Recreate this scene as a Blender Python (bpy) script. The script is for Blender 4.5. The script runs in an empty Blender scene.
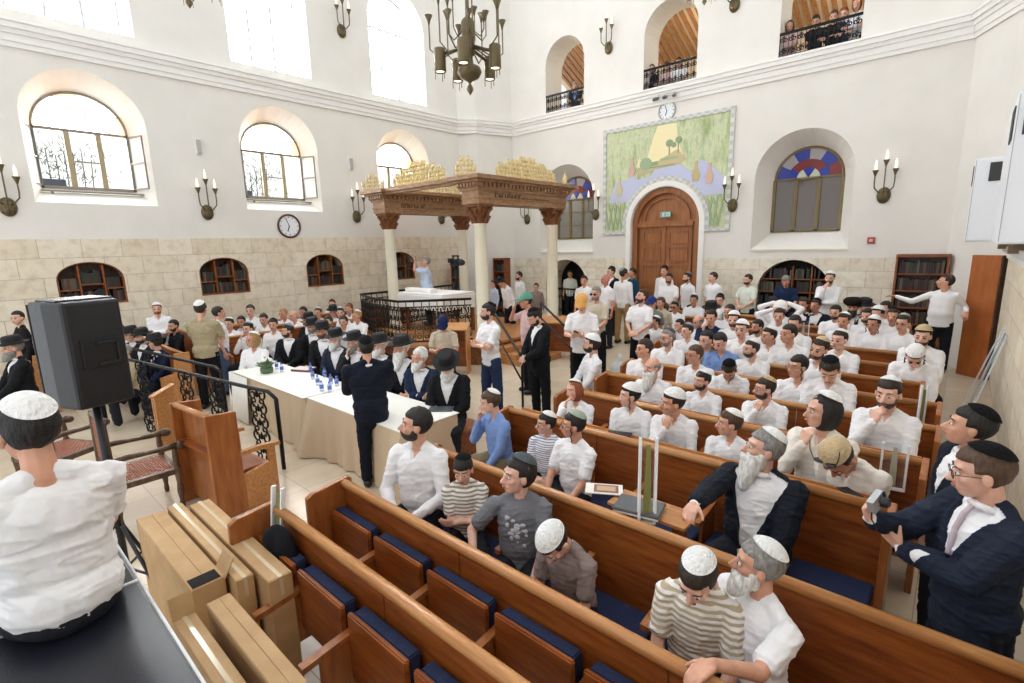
import bpy, bmesh, math, random
import numpy as np
from mathutils import Vector, Matrix, noise
random.seed(7)
rnd = random.random
D = bpy.data
SC = bpy.context.scene
COL = SC.collection
PI = math.pi
R = math.radians

# ------------------------------------------------------------------ camera
F_PX, CAM_H = 503.0, 2.7
_yaw, _pitch, _roll = R(41.78), R(10.87), R(-1.43)
_fwd = Vector((-math.sin(_yaw) * math.cos(_pitch), math.cos(_yaw) * math.cos(_pitch), -math.sin(_pitch)))
_right = Vector((math.cos(_yaw), math.sin(_yaw), 0))
_up = _right.cross(_fwd)
_r2 = _right * math.cos(_roll) + _up * math.sin(_roll)
_u2 = -_right * math.sin(_roll) + _up * math.cos(_roll)
XL, YB, XR, TOP = -13.4, 14.2, .62, 11.2
CAM = Vector((0, 0, CAM_H))
cam = D.objects.new('camera', D.cameras.new('camera'))
COL.objects.link(cam)
cam.matrix_world = Matrix(((_r2.x, _u2.x, -_fwd.x, 0), (_r2.y, _u2.y, -_fwd.y, 0), (_r2.z, _u2.z, -_fwd.z, CAM_H), (0, 0, 0, 1)))
cam.data.sensor_width = 36
cam.data.lens = F_PX / 1024 * 36
cam.data.clip_start = .05
cam.data.clip_end = 200
SC.camera = cam

def ray(px, py):
    return _r2 * (px - 512) - _u2 * (py - 341.5) + _fwd * F_PX
def atz(px, py, z):
    d = ray(px, py); return CAM + d * ((z - CAM_H) / d.z)
def aty(px, py, y):
    d = ray(px, py); return CAM + d * (y / d.y)
def atx(px, py, x):
    d = ray(px, py); return CAM + d * (x / d.x)

# ------------------------------------------------------------------ materials
MATS = {}
def _new(name):
    m = D.materials.new(name); m.use_nodes = True
    nt = m.node_tree
    return m, nt, nt.nodes['Principled BSDF']
def lin(c):
    if isinstance(c, str):
        c = [int(c[i:i + 2], 16) / 255 for i in (0, 2, 4)]
        c = [(v / 12.92 if v < .04045 else ((v + .055) / 1.055) ** 2.4) for v in c]
    return (c[0], c[1], c[2], 1)
def plain(name, col, rough=.5, metal=0, spec=.5, alpha=None, emit=None):
    k = ('plain', name, str(col))
    if k in MATS: return MATS[k]
    m, nt, b = _new(name)
    b.inputs['Base Color'].default_value = lin(col)
    b.inputs['Roughness'].default_value = rough
    b.inputs['Metallic'].default_value = metal
    b.inputs['Specular IOR Level'].default_value = spec
    if emit:
        b.inputs['Emission Color'].default_value = lin(col); b.inputs['Emission Strength'].default_value = emit
    # a faint procedural variation of roughness on every plain surface
    n = nt.nodes.new('ShaderNodeTexNoise'); n.inputs['Scale'].default_value = 9
    mr = nt.nodes.new('ShaderNodeMapRange'); mr.inputs[3].default_value = max(0, rough - .06); mr.inputs[4].default_value = min(1, rough + .06)
    nt.links.new(n.outputs[0], mr.inputs[0]); nt.links.new(mr.outputs[0], b.inputs['Roughness'])
    MATS[k] = m
    return m
def ramp(nt, fac, stops):
    r = nt.nodes.new('ShaderNodeValToRGB')
    el = r.color_ramp.elements
    while len(el) < len(stops): el.new(.5)
    for e, (p, c) in zip(el, stops): e.position = p; e.color = lin(c)
    nt.links.new(fac, r.inputs[0]); return r.outputs[0]
def coords(nt, scale=(1, 1, 1), kind='Object', rot=(0, 0, 0)):
    tc = nt.nodes.new('ShaderNodeTexCoord'); mp = nt.nodes.new('ShaderNodeMapping')
    mp.inputs['Scale'].default_value = scale; mp.inputs['Rotation'].default_value = rot
    nt.links.new(tc.outputs[kind], mp.inputs[0]); return mp.outputs[0]
def bump(nt, b, h, strength=.3, dist=.01):
    bp = nt.nodes.new('ShaderNodeBump'); bp.inputs['Strength'].default_value = strength; bp.inputs['Distance'].default_value = dist
    nt.links.new(h, bp.inputs['Height']); nt.links.new(bp.outputs[0], b.inputs['Normal'])
def noise_tex(nt, vec, scale, detail=4, rough=.55):
    n = nt.nodes.new('ShaderNodeTexNoise'); n.inputs['Scale'].default_value = scale
    n.inputs['Detail'].default_value = detail; n.inputs['Roughness'].default_value = rough
    if vec: nt.links.new(vec, n.inputs['Vector'])
    return n.outputs[0]
def wood(name, c1, c2, c3, scale=(1, 14, 14), rough=.35):
    if name in MATS: return MATS[name]
    m, nt, b = _new(name)
    v = coords(nt, scale)
    n = noise_tex(nt, v, 2.2, 6, .6)
    nt.links.new(ramp(nt, n, [(.3, c1), (.5, c2), (.72, c3)]), b.inputs['Base Color'])
    b.inputs['Roughness'].default_value = rough
    bump(nt, b, n, .12, .004)
    MATS[name] = m; return m
def fabric(col, name=None, stripes=None, rough=.85, scale=7):
    k = ('fab', str(col), str(stripes))
    if k in MATS: return MATS[k]
    m, nt, b = _new(name or 'cloth')
    b.inputs['Base Color'].default_value = lin(col); b.inputs['Roughness'].default_value = rough
    b.inputs['Specular IOR Level'].default_value = .2
    v = coords(nt, (1, 1, .55))
    n = noise_tex(nt, v, scale, 3, .5)
    bump(nt, b, n, .55, .05)
    if stripes:
        c2, sc, w = stripes
        wv = nt.nodes.new('ShaderNodeTexWave'); wv.bands_direction = 'Z'; wv.inputs['Scale'].default_value = sc
        wv.inputs['Distortion'].default_value = .6
        nt.links.new(coords(nt), wv.inputs['Vector'])
        nt.links.new(ramp(nt, wv.outputs[0], [(w, col), (w + .08, c2)]), b.inputs['Base Color'])
    MATS[k] = m; return m
def skin(c='c98f70'):
    k = ('skin', c)
    if k in MATS: return MATS[k]
    m, nt, b = _new('skin')
    n = noise_tex(nt, coords(nt), 14, 3)
    cc = lin(c)
    nt.links.new(ramp(nt, n, [(.3, (cc[0] * .88, cc[1] * .8, cc[2] * .78)), (.7, (min(1, cc[0] * 1.1), cc[1] * 1.08, cc[2] * 1.08))]), b.inputs['Base Color'])
    b.inputs['Roughness'].default_value = .5
    b.inputs['Subsurface Weight'].default_value = .06
    b.inputs['Subsurface Radius'].default_value = (.02, .008, .004)
    MATS[k] = m; return m
def hairm(c):
    k = ('hair', c)
    if k in MATS: return MATS[k]
    m, nt, b = _new('hair')
    n = noise_tex(nt, coords(nt, (1, 1, .25)), 70, 3)
    cc = lin(c)
    nt.links.new(ramp(nt, n, [(.3, (cc[0] * .6, cc[1] * .6, cc[2] * .6)), (.75, (min(1, cc[0] * 1.35), min(1, cc[1] * 1.35), min(1, cc[2] * 1.35)))]), b.inputs['Base Color'])
    b.inputs['Roughness'].default_value = .6
    bump(nt, b, n, .8, .012)
    MATS[k] = m; return m

M_pew = wood('pew_wood', '68300f', '8b481c', 'a65f2a', (1.2, 10, 10), .32)
M_rail = wood('rail_wood', 'a4683a', 'b97f4a', 'cc9860', (1.2, 16, 16), .28)
M_pewend = wood('pew_end_wood', '84481f', '9c5c2c', 'ae6e38', (8, 8, 1.2), .35)
M_door = wood('door_wood', '86502e', '9e643a', 'b0784a', (9, 9, .9), .4)
M_dark = wood('dark_wood', '35231a', '4a3122', '5e402c', (2, 9, 9), .4)
M_canopy = wood('canopy_wood', '7e5c40', '997350', 'b08a66', (3, 3, 9), .45)
M_capital = wood('capital_wood', '5a3318', '7a4a26', '8f5a30', (9, 9, 9), .45)
M_shelf = wood('shelf_wood', '6a3517', '87491f', '9c5c2c', (2, 9, 9), .45)
M_iron = plain('black_iron', '17171a', .4, .6)
M_bronze = plain('bronze', '6f6248', .45, .7)
M_brass = plain('brass', '9a7a3c', .4, .8)
M_gold = plain('gold_leaf', 'e3cd94', .5, .1)
M_column = plain('cream_column', 'efe8d2', .45)
M_white = plain('white_paint', 'f2f0ec', .6)
M_black = plain('black_plastic', '17181c', .42)
M_tape = plain('clear_tape', 'd2bd9c', .15)

def wallmat():
    m, nt, b = _new('painted_plaster')
    n = noise_tex(nt, coords(nt), 1.2, 4)
    nt.links.new(ramp(nt, n, [(.3, 'e4e0d8'), (.7, 'ebe7e0')]), b.inputs['Base Color'])
    b.inputs['Roughness'].default_value = .8
    return m
M_wall = wallmat()
def stonemat(name, kind, c1, c2, c3, w=.66, h=.38):
    m, nt, b = _new(name)
    tc = nt.nodes.new('ShaderNodeTexCoord'); sp = nt.nodes.new('ShaderNodeSeparateXYZ'); cb = nt.nodes.new('ShaderNodeCombineXYZ')
    nt.links.new(tc.outputs['Object'], sp.inputs[0]); nt.links.new(sp.outputs['XY'.index(kind)], cb.inputs[0]); nt.links.new(sp.outputs[2], cb.inputs[1]); v = cb.outputs[0]
    br = nt.nodes.new('ShaderNodeTexBrick')
    br.inputs['Scale'].default_value = 1; br.inputs['Brick Width'].default_value = w; br.inputs['Row Height'].default_value = h
    br.inputs['Mortar Size'].default_value = .008; br.inputs['Mortar Smooth'].default_value = .5
    br.inputs['Color1'].default_value = lin(c1); br.inputs['Color2'].default_value = lin(c2); br.inputs['Mortar'].default_value = lin(c3)
    nt.links.new(v, br.inputs['Vector'])
    n = noise_tex(nt, coords(nt), 5, 8, .65)
    mx = nt.nodes.new('ShaderNodeMix'); mx.data_type = 'RGBA'; mx.blend_type = 'MULTIPLY'; mx.inputs[0].default_value = .55
    nt.links.new(br.outputs['Color'], mx.inputs[6])
    nt.links.new(ramp(nt, n, [(.3, 'c8bca6'), (.52, 'f6f2ea'), (.8, 'ffffff')]), mx.inputs[7])
    nt.links.new(mx.outputs[2], b.inputs['Base Color'])
    b.inputs['Roughness'].default_value = .85
    mm = nt.nodes.new('ShaderNodeMath'); mm.operation = 'SUBTRACT'
    nt.links.new(n, mm.inputs[0]); nt.links.new(br.outputs['Fac'], mm.inputs[1])
    bump(nt, b, mm.outputs[0], .5, .02)
    return m
# brick texture lies in its own XY plane: turn it upright for each wall
M_stoneX = stonemat('limestone_back', 'X', 'f6f0e2', 'e9e0cf', 'cfc5b2')
M_stoneY = stonemat('limestone_side', 'Y', 'f2e9d8', 'e6dac4', 'cdc1aa')
def floormat():
    m, nt, b = _new('stone_floor')
    br = nt.nodes.new('ShaderNodeTexBrick'); br.offset = 0
    for k, v in (('Scale', 1), ('Brick Width', .6), ('Row Height', .6), ('Mortar Size', .004)): br.inputs[k].default_value = v
    br.inputs['Color1'].default_value = lin('d9c9b2'); br.inputs['Color2'].default_value = lin('cfbea6'); br.inputs['Mortar'].default_value = lin('a8987f')
    nt.links.new(coords(nt), br.inputs['Vector'])
    n = noise_tex(nt, coords(nt), 3, 6)
    mx = nt.nodes.new('ShaderNodeMix'); mx.data_type = 'RGBA'; mx.blend_type = 'MULTIPLY'; mx.inputs[0].default_value = .35
    nt.links.new(br.outputs['Color'], mx.inputs[6]); nt.links.new(ramp(nt, n, [(.3, 'cbbfae'), (.7, 'ffffff')]), mx.inputs[7])
    nt.links.new(mx.outputs[2], b.inputs['Base Color']); b.inputs['Roughness'].default_value = .28
    return m
M_floor = floormat()
def cardmat():
    m, nt, b = _new('cardboard')
    n = noise_tex(nt, coords(nt), 4, 5)
    nt.links.new(ramp(nt, n, [(.3, 'b58f62'), (.7, 'c9a67a')]), b.inputs['Base Color']); b.inputs['Roughness'].default_value = .8
    w = noise_tex(nt, coords(nt, (1, 60, 1)), 6, 1)
    bump(nt, b, w, .1, .003)
    return m
M_card = cardmat()
def leathermat():
    m, nt, b = _new('black_vinyl')
    b.inputs['Base Color'].default_value = lin('191c24'); b.inputs['Roughness'].default_value = .34
    n = noise_tex(nt, coords(nt), 160, 2)
    bump(nt, b, n, .35, .002)
    return m
M_vinyl = leathermat()
def glassmat(name, col, tr=.95, rough=.02):
    m, nt, b = _new(name)
    b.inputs['Base Color'].default_value = lin(col); b.inputs['Transmission Weight'].default_value = tr
    b.inputs['Roughness'].default_value = rough; b.inputs['IOR'].default_value = 1.02; b.inputs['Alpha'].default_value = 1
    return m
M_glass = glassmat('clear_glass', 'ffffff')

# ------------------------------------------------------------------ objects
def link(name, mesh, parent=None, mat=None, smooth=False):
    o = D.objects.new(name, mesh); COL.objects.link(o)
    if parent is not None: o.parent = parent
    if mat is not None:
        mesh.materials.clear()
        for m in (mat if isinstance(mat, (list, tuple)) else [mat]): mesh.materials.append(m)
    if smooth: mesh.polygons.foreach_set('use_smooth', [True] * len(mesh.polygons))
    return o
def tag(o, label=None, cat=None, group=None, kind=None):
    if label: o['label'] = label
    if cat: o['category'] = cat
    if group: o['group'] = group
    if kind: o['kind'] = kind
    return o
def empty(name, loc=(0, 0, 0), rz=0, label=None, cat=None, group=None):
    o = D.objects.new(name, None); COL.objects.link(o); o.location = loc; o.rotation_euler = (0, 0, rz)
    o.empty_display_size = .1
    return tag(o, label, cat, group)
def copy_tree(o, parent=None):
    c = o.copy(); COL.objects.link(c); c.parent = parent
    for ch in [x for x in CH.get(o.name, [])]:
        CH.setdefault(c.name, []).append(copy_tree(ch, c))
    return c
CH = {}
def kids(o):      # remember children for copy_tree
    for x in list(COL.objects):
        if x.parent: CH.setdefault(x.parent.name, []).append(x)

class MB:
    """collects vertices and faces of one mesh"""
    def __init__(s): s.v = []; s.f = []; s.m = []; s.mi = 0
    def add(s, v, f):
        o = len(s.v); s.v += [tuple(p) for p in v]; s.f += [tuple(i + o for i in q) for q in f]; s.m += [s.mi] * len(f); return s
    def box(s, a, b, M=None):
        (x0, y0, z0), (x1, y1, z1) = a, b
        x0, x1 = min(x0, x1), max(x0, x1); y0, y1 = min(y0, y1), max(y0, y1); z0, z1 = min(z0, z1), max(z0, z1)
        v = [Vector(p) for p in ((x0, y0, z0), (x1, y0, z0), (x1, y1, z0), (x0, y1, z0), (x0, y0, z1), (x1, y0, z1), (x1, y1, z1), (x0, y1, z1))]
        if M is not None: v = [M @ p for p in v]
        return s.add(v, [(0, 3, 2, 1), (4, 5, 6, 7), (0, 1, 5, 4), (1, 2, 6, 5), (2, 3, 7, 6), (3, 0, 4, 7)])
    def cbox(s, c, d, M=None):
        return s.box((c[0] - d[0] / 2, c[1] - d[1] / 2, c[2] - d[2] / 2), (c[0] + d[0] / 2, c[1] + d[1] / 2, c[2] + d[2] / 2), M)
    def cap(s, a, b, ra, rb=None, n=10, k=3, flat=None):
        rb = ra if rb is None else rb
        a, b = Vector(a), Vector(b); w = (b - a)
        L = w.length or 1e-6; w = w / L
        u = w.orthogonal().normalized(); t = w.cross(u)
        V = [a - w * ra]; F = []
        rings = [(a, ra, -PI / 2 * (1 - i / k)) for i in range(1, k + 1)] + [(b, rb, PI / 2 * i / k) for i in range(0, k)]
        for c, r, ph in rings:
            for j in range(n):
                an = 2 * PI * j / n
                V.append(c + w * (r * math.sin(ph)) + (u * math.cos(an) + t * math.sin(an)) * (r * math.cos(ph)))
        V.append(b + w * rb)
        for j in range(n): F.append((0, 1 + (j + 1) % n, 1 + j))
        for i in range(len(rings) - 1):
            for j in range(n):
                p, q = 1 + i * n + j, 1 + i * n + (j + 1) % n
                F.append((p, q, q + n, p + n))
        l = len(V) - 1; o = 1 + (len(rings) - 1) * n
        for j in range(n): F.append((l, o + j, o + (j + 1) % n))
        return s.add(V, F)
    def ell(s, c, r, M=None, n=14, k=9):
        c = Vector(c); V = [Vector((0, 0, -r[2]))]; F = []
        for i in range(1, k):
            ph = -PI / 2 + PI * i / k
            for j in range(n):
                an = 2 * PI * j / n
                V.append(Vector((r[0] * math.cos(ph) * math.cos(an), r[1] * math.cos(ph) * math.sin(an), r[2] * math.sin(ph))))
        V.append(Vector((0, 0, r[2])))
        for j in range(n): F.append((0, 1 + (j + 1) % n, 1 + j))
        for i in range(k - 2):
            for j in range(n):
                p, q = 1 + i * n + j, 1 + i * n + (j + 1) % n
                F.append((p, q, q + n, p + n))
        l = len(V) - 1; o = 1 + (k - 2) * n
        for j in range(n): F.append((l, o + j, o + (j + 1) % n))
        V = [(M @ p if M is not None else p) + c for p in V]
        return s.add(V, F)
    def tube(s, pts, r, n=8, closed=False):
        pts = [Vector(p) for p in pts]; N = len(pts); V = []; F = []
        rr = r if isinstance(r, (list, tuple)) else [r] * N
        prev = None
        for i, p in enumerate(pts):
            if closed: d = pts[(i + 1) % N] - pts[i - 1]
            else: d = pts[min(i + 1, N - 1)] - pts[max(i - 1, 0)]
            d.normalize()
            u = d.orthogonal().normalized() if prev is None else (prev - d * prev.dot(d)).normalized()
            prev = u; t = d.cross(u)
            for j in range(n):
                an = 2 * PI * j / n
                V.append(p + (u * math.cos(an) + t * math.sin(an)) * rr[i])
        for i in range(N if closed else N - 1):
            for j in range(n):
                a, b = i * n + j, i * n + (j + 1) % n
                c, e = ((i + 1) % N) * n + (j + 1) % n, ((i + 1) % N) * n + j
                F.append((a, b, c, e))
        if not closed:
            F.append(tuple(range(n))[::-1]); F.append(tuple((N - 1) * n + j for j in range(n)))
        return s.add(V, F)
    def lathe(s, prof, c=(0, 0, 0), n=24, M=None, ex=1, ey=1):
        V = []; F = []; k = len(prof)
        for r, z in prof:
            for j in range(n):
                an = 2 * PI * j / n; V.append(Vector((r * ex * math.cos(an), r * ey * math.sin(an), z)))
        for i in range(k - 1):
            for j in range(n):
                a, b = i * n + j, i * n + (j + 1) % n
                F.append((a, b, b + n, a + n))
        F.append(tuple(range(n))[::-1]); F.append(tuple((k - 1) * n + j for j in range(n)))
        V = [(M @ p if M is not None else p) + Vector(c) for p in V]
        return s.add(V, F)
    def prism(s, pts, z0, z1, M=None):
        """polygon in XY extruded along Z, then moved by M"""
        n = len(pts)
        V = [Vector((x, y, z0)) for x, y in pts] + [Vector((x, y, z1)) for x, y in pts]
        if M is not None: V = [M @ p for p in V]
        F = [tuple(range(n))[::-1], tuple(range(n, 2 * n))] + [(i, (i + 1) % n, (i + 1) % n + n, i + n) for i in range(n)]
        return s.add(V, F)
    def mesh(s, name='m'):
        me = D.meshes.new(name); me.from_pydata(s.v, [], s.f)
        if any(s.m): me.polygons.foreach_set('material_index', s.m)
        me.update(); return me
    def build(s, name, mat, parent=None, smooth=False, bevel=0, fix=False):
        me = s.mesh(name)
        if fix:
            bm = bmesh.new(); bm.from_mesh(me); bmesh.ops.recalc_face_normals(bm, faces=bm.faces); bm.to_mesh(me); bm.free()
        o = link(name, me, parent, mat, smooth)
        if bevel:
            b = o.modifiers.new('bevel', 'BEVEL'); b.width = bevel; b.segments = 2; b.limit_method = 'ANGLE'
        return o
def XZ(y=0):   # maps prism (x,y,z)->(x, y0+z, y)
    return Matrix(((1, 0, 0, 0), (0, 0, 1, y), (0, 1, 0, 0), (0, 0, 0, 1)))
def YZ(x=0):   # maps prism (x,y,z)->(x0+z, x, y)
    return Matrix(((0, 0, 1, x), (1, 0, 0, 0), (0, 1, 0, 0), (0, 0, 0, 1)))
def arch(x0, x1, z0, zs, zt, n=16):
    """outline of an arched opening: springing at zs, crown at zt"""
    cx, hw = (x0 + x1) / 2, (x1 - x0) / 2
    return [(x0, z0), (x1, z0)] + [(cx + hw * math.cos(PI * i / n), zs + (zt - zs) * math.sin(PI * i / n)) for i in range(n + 1)]
def struct(o): o['kind'] = 'structure'; return o
def ORD(n):
    L = 'first second third fourth fifth sixth seventh eighth ninth tenth eleventh twelfth thirteenth fourteenth fifteenth sixteenth seventeenth eighteenth nineteenth twentieth'.split()
    return L[n] if n < len(L) else str(n + 1) + 'th'
# ------------------------------------------------------------------ people
YAWS = {'k': '1e1916', 'd': '33261e', 'b': '543c2b', 'g': '8b8782', 'w': 'e4e0da', 'r': '8e4a26', 'y': 'a98452'}
SKINS = ['ddb09a', 'd9a98f', 'd3a085', 'e2b7a2', 'c9937a', 'dcab94']
TOPS = {'w': ('f1eff0', 'white shirt'), 'c': ('eee6da', 'cream shirt'), 'bl': ('7f9bd0', 'light blue shirt'), 'nv': ('1b2c4c', 'navy shirt'),
        'gt': ('77777c', 'grey t-shirt'), 'br': ('8f7f7a', 'taupe t-shirt'), 'ol': ('7e8480', 'grey-green shirt'), 'pk': ('d9b9b6', 'pale pink t-shirt'),
        'kh': ('a89a7c', 'khaki shirt'), 'be': ('c9bda8', 'beige shirt'), 'st': ('ece8e2', 'striped shirt'), 'bk': ('17181c', 'black shirt'),
        'mg': ('e2e8dc', 'pale green t-shirt'), 'te': ('1f4a66', 'teal shirt'), 'lb': ('c9d6ec', 'pale blue shirt')}
JOBS = []      # (mesh soup, voxel, smoothing steps, material, name, parent, postprocess)
PEOPLE = []
def ik(S, T, l1, l2, pole):
    S, T, pole = Vector(S), Vector(T), Vector(pole)
    d = T - S; L = d.length
    if L > (l1 + l2) * .985: T = S + d * ((l1 + l2) * .985 / L); d = T - S; L = d.length
    w = d / L
    a = (l1 * l1 - l2 * l2 + L * L) / (2 * L); h = math.sqrt(max(l1 * l1 - a * a, 0))
    p = pole - w * pole.dot(w); p.normalize()
    return S + w * a + p * h, T
def hand(B, wr, d, n, side, curl=.5, r=.0088, spread=1.):
    d = Vector(d).normalized(); n = Vector(n); n = (n - d * n.dot(d)).normalized(); w = d.cross(n) * side
    for k in range(4):
        o = w * (.031 - .0207 * k) * spread
        B.cap(wr + d * .012 + o * .7, wr + d * .078 + o, .0145, .0125, 8, 2)
        kn = wr + d * (.082 - (.008 if k in (0, 3) else 0)) + o
        ln = (.040, .045, .042, .032)[k]; dd = (d * math.cos(curl) + n * math.sin(curl)).normalized()
        k2 = kn + dd * ln; d2 = (d * math.cos(curl * 2.1) + n * math.sin(curl * 2.1)).normalized()
        B.cap(kn, k2, r * 1.08, r, 8, 2); B.cap(k2, k2 + d2 * ln * .85, r, r * .82, 8, 2)
    t0 = wr + d * .02 + w * .03
    td = (d * .65 + w * .62 + n * .35).normalized(); t1 = t0 + td * .045
    B.cap(t0, t1, .0145, .011, 8, 2)
    B.cap(t1, t1 + (td + n * .4 + d * .35).normalized() * .032, .0105, .0085, 8, 2)
ARM = {  # wrist target (torso coordinates, right side), elbow pole, finger direction, palm normal, curl
    'lap': ((.12, .30, .02), (.5, -.3, -.2), (-.25, .9, -.25), (0, -.2, -1), .35),
    'clasp': ((.055, .27, .06), (.6, -.2, -.3), (-.8, .6, -.1), (-.3, -.8, -.3), .6),
    'chin': ((.045, .19, .475), (.3, .4, -1), (-.15, -.2, 1), (-.4, -1, -.1), .9),
    'cheek': ((.095, .16, .49), (.3, .5, -1), (-.1, -.25, 1), (-.9, -.5, 0), .6),
    'cross': ((-.10, .20, .20), (.6, .0, -.5), (-1, .05, .1), (0, -1, .1), .35),
    'phone': ((.06, .30, .20), (.5, -.2, -.6), (-.3, .8, .45), (-.3, -.4, .9), .7),
    'down': ((.24, .04, -.11), (.3, -1, 0), (0, .15, -1), (-1, .1, 0), .4),
    'up': ((.08, .28, .66), (.7, .3, -.5), (-.15, .1, 1), (0, -.3, .1), .7),
    'hold': ((.04, .26, .30), (.5, -.1, -.8), (-.45, .35, .8), (-.4, -.9, 0), .9),
    'book': ((.08, .28, .10), (.5, -.2, -.4), (-.4, .8, .2), (0, -.2, 1), .6),
    'face': ((.04, .22, .57), (.4, .5, -.8), (-.3, -.3, 1), (-.3, -1, .1), .7),
    'back': ((.40, -.08, .36), (.5, -.6, -.6), (1, -.1, -.1), (0, 0, -1), .5),
    'head': ((.10, -.02, .78), (1, .1, .2), (-1, -.1, .2), (0, -.4, -1), .3),
    'rest': ((.30, .26, .10), (.7, -.5, -.1), (0, 1, -.15), (0, 0, -1), .4),
}
def shell(c, r, push, n=28, k=18, M=None):
    """an ellipsoid whose vertices chosen by push() sink inside the head"""
    B = MB(); B.ell((0, 0, 0), r, None, n, k)
    out = []
    for p in B.v:
        q = Vector(p) + Vector(c); t = push(q)
        q = Vector(c) + Vector(p) * (1 - .30 * t)
        out.append((M @ q) if M is not None else q)
    B.v = out; return B
def sm(a, b, x):
    t = min(1, max(0, (x - a) / (b - a))); return t * t * (3 - 2 * t)

def person(px, py, top='w', hair='k', cov='', beard='', arms='lap', mode='sit', y=None, z0=0, s=None, rb=None, rh=25, rp=0, rr=0, q=1, lean=0, lroll=0,
           glass=False, sleeve='l', suit=None, tie=None, pants='20222a', sk=None, label=None, group=None, zone=None, row=None, kid=False, fat=1., hairs='short',
           pcol=None, custom=None, woman=False, curls=False, root=None, abs_a=None, tz=.0, stripes=None, open_j=False, coll=True, wide=1., big=1., reach=None, hsc=None, kn=.42):
    P = dict(locals())
    PEOPLE.append(P); return P
def resolve(P):
    """root position, facing and scale from where the head is seen and what the person stands or sits on"""
    sit = P['mode'] == 'sit'
    hz = .54 if sit else .93
    lean = R(P['lean']); lr = R(P['lroll'])
    RT = Matrix.Rotation(-lean, 4, 'X') @ Matrix.Rotation(lr, 4, 'Y')
    def T(p): return Vector((0, 0, hz)) + RT @ Vector(p)
    P['T'] = T; P['RT'] = RT; P['hz'] = hz
    px, py = P['px'], P['py']
    hl = T((0, .028, .680))
    # theta: bearing of the person as the camera sees it
    g = ray(px, py); th = math.degrees(math.atan2(-g.x, g.y))
    a = P['abs_a'] if P['abs_a'] is not None else (P['rb'] - th if P['rb'] is not None else 12)
    fw = Vector((-math.sin(R(a)), -math.cos(R(a)), 0)); rz = math.atan2(-fw.x, fw.y)
    Rz = Matrix.Rotation(rz, 4, 'Z')
    P['rz'] = rz; P['ahead'] = P['rh'] - th; P['abody'] = a
    seat = .45 + P['tz']
    s = P['s']
    if P['z0'] == 'auto':
        P['z0'] = 0; o = Rz @ hl; w = aty(px, py, P['y'] + o.y); P['z0'] = w.z - o.z
    if P['y'] is not None:
        ry = P['y']; sc = s or 1
        for _ in range(4):
            o = Rz @ hl * sc; w = aty(px, py, ry + o.y)
            if s is None:
                base = seat if sit else P['z0']
                sc = (w.z - base) / (hl.z - (.45 if sit else 0))
                sc = min(max(sc, .72), 1.13 if sit else 1.16)
        rx = w.x - o.x
    else:
        sc = s or 1
        zc = (seat + (hl.z - .45) * sc) if sit else P['z0'] + hl.z * sc
        w = atz(px, py, zc); o = Rz @ hl * sc; rx, ry = w.x - o.x, w.y - o.y
    P['sc'] = sc
    P['pos'] = Vector((rx, ry, (seat - .45 * sc) if sit else P['z0']))
ROWS = [1.29, 1.79, 2.65, 3.84, 4.83, 5.78, 6.64, 7.50, 8.41, 9.37, 10.32, 11.3, 12.2]
def auto_row(P):
    best = None
    for k, r in enumerate(ROWS):
        if k < 2: continue
        z = aty(P['px'], P['py'], r - .24).z
        d = abs(z - (1.24 if not P['kid'] else 1.1))
        if best is None or d < best[0]: best = (d, k)
    P['row'] = best[1]; return best[1]

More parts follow.
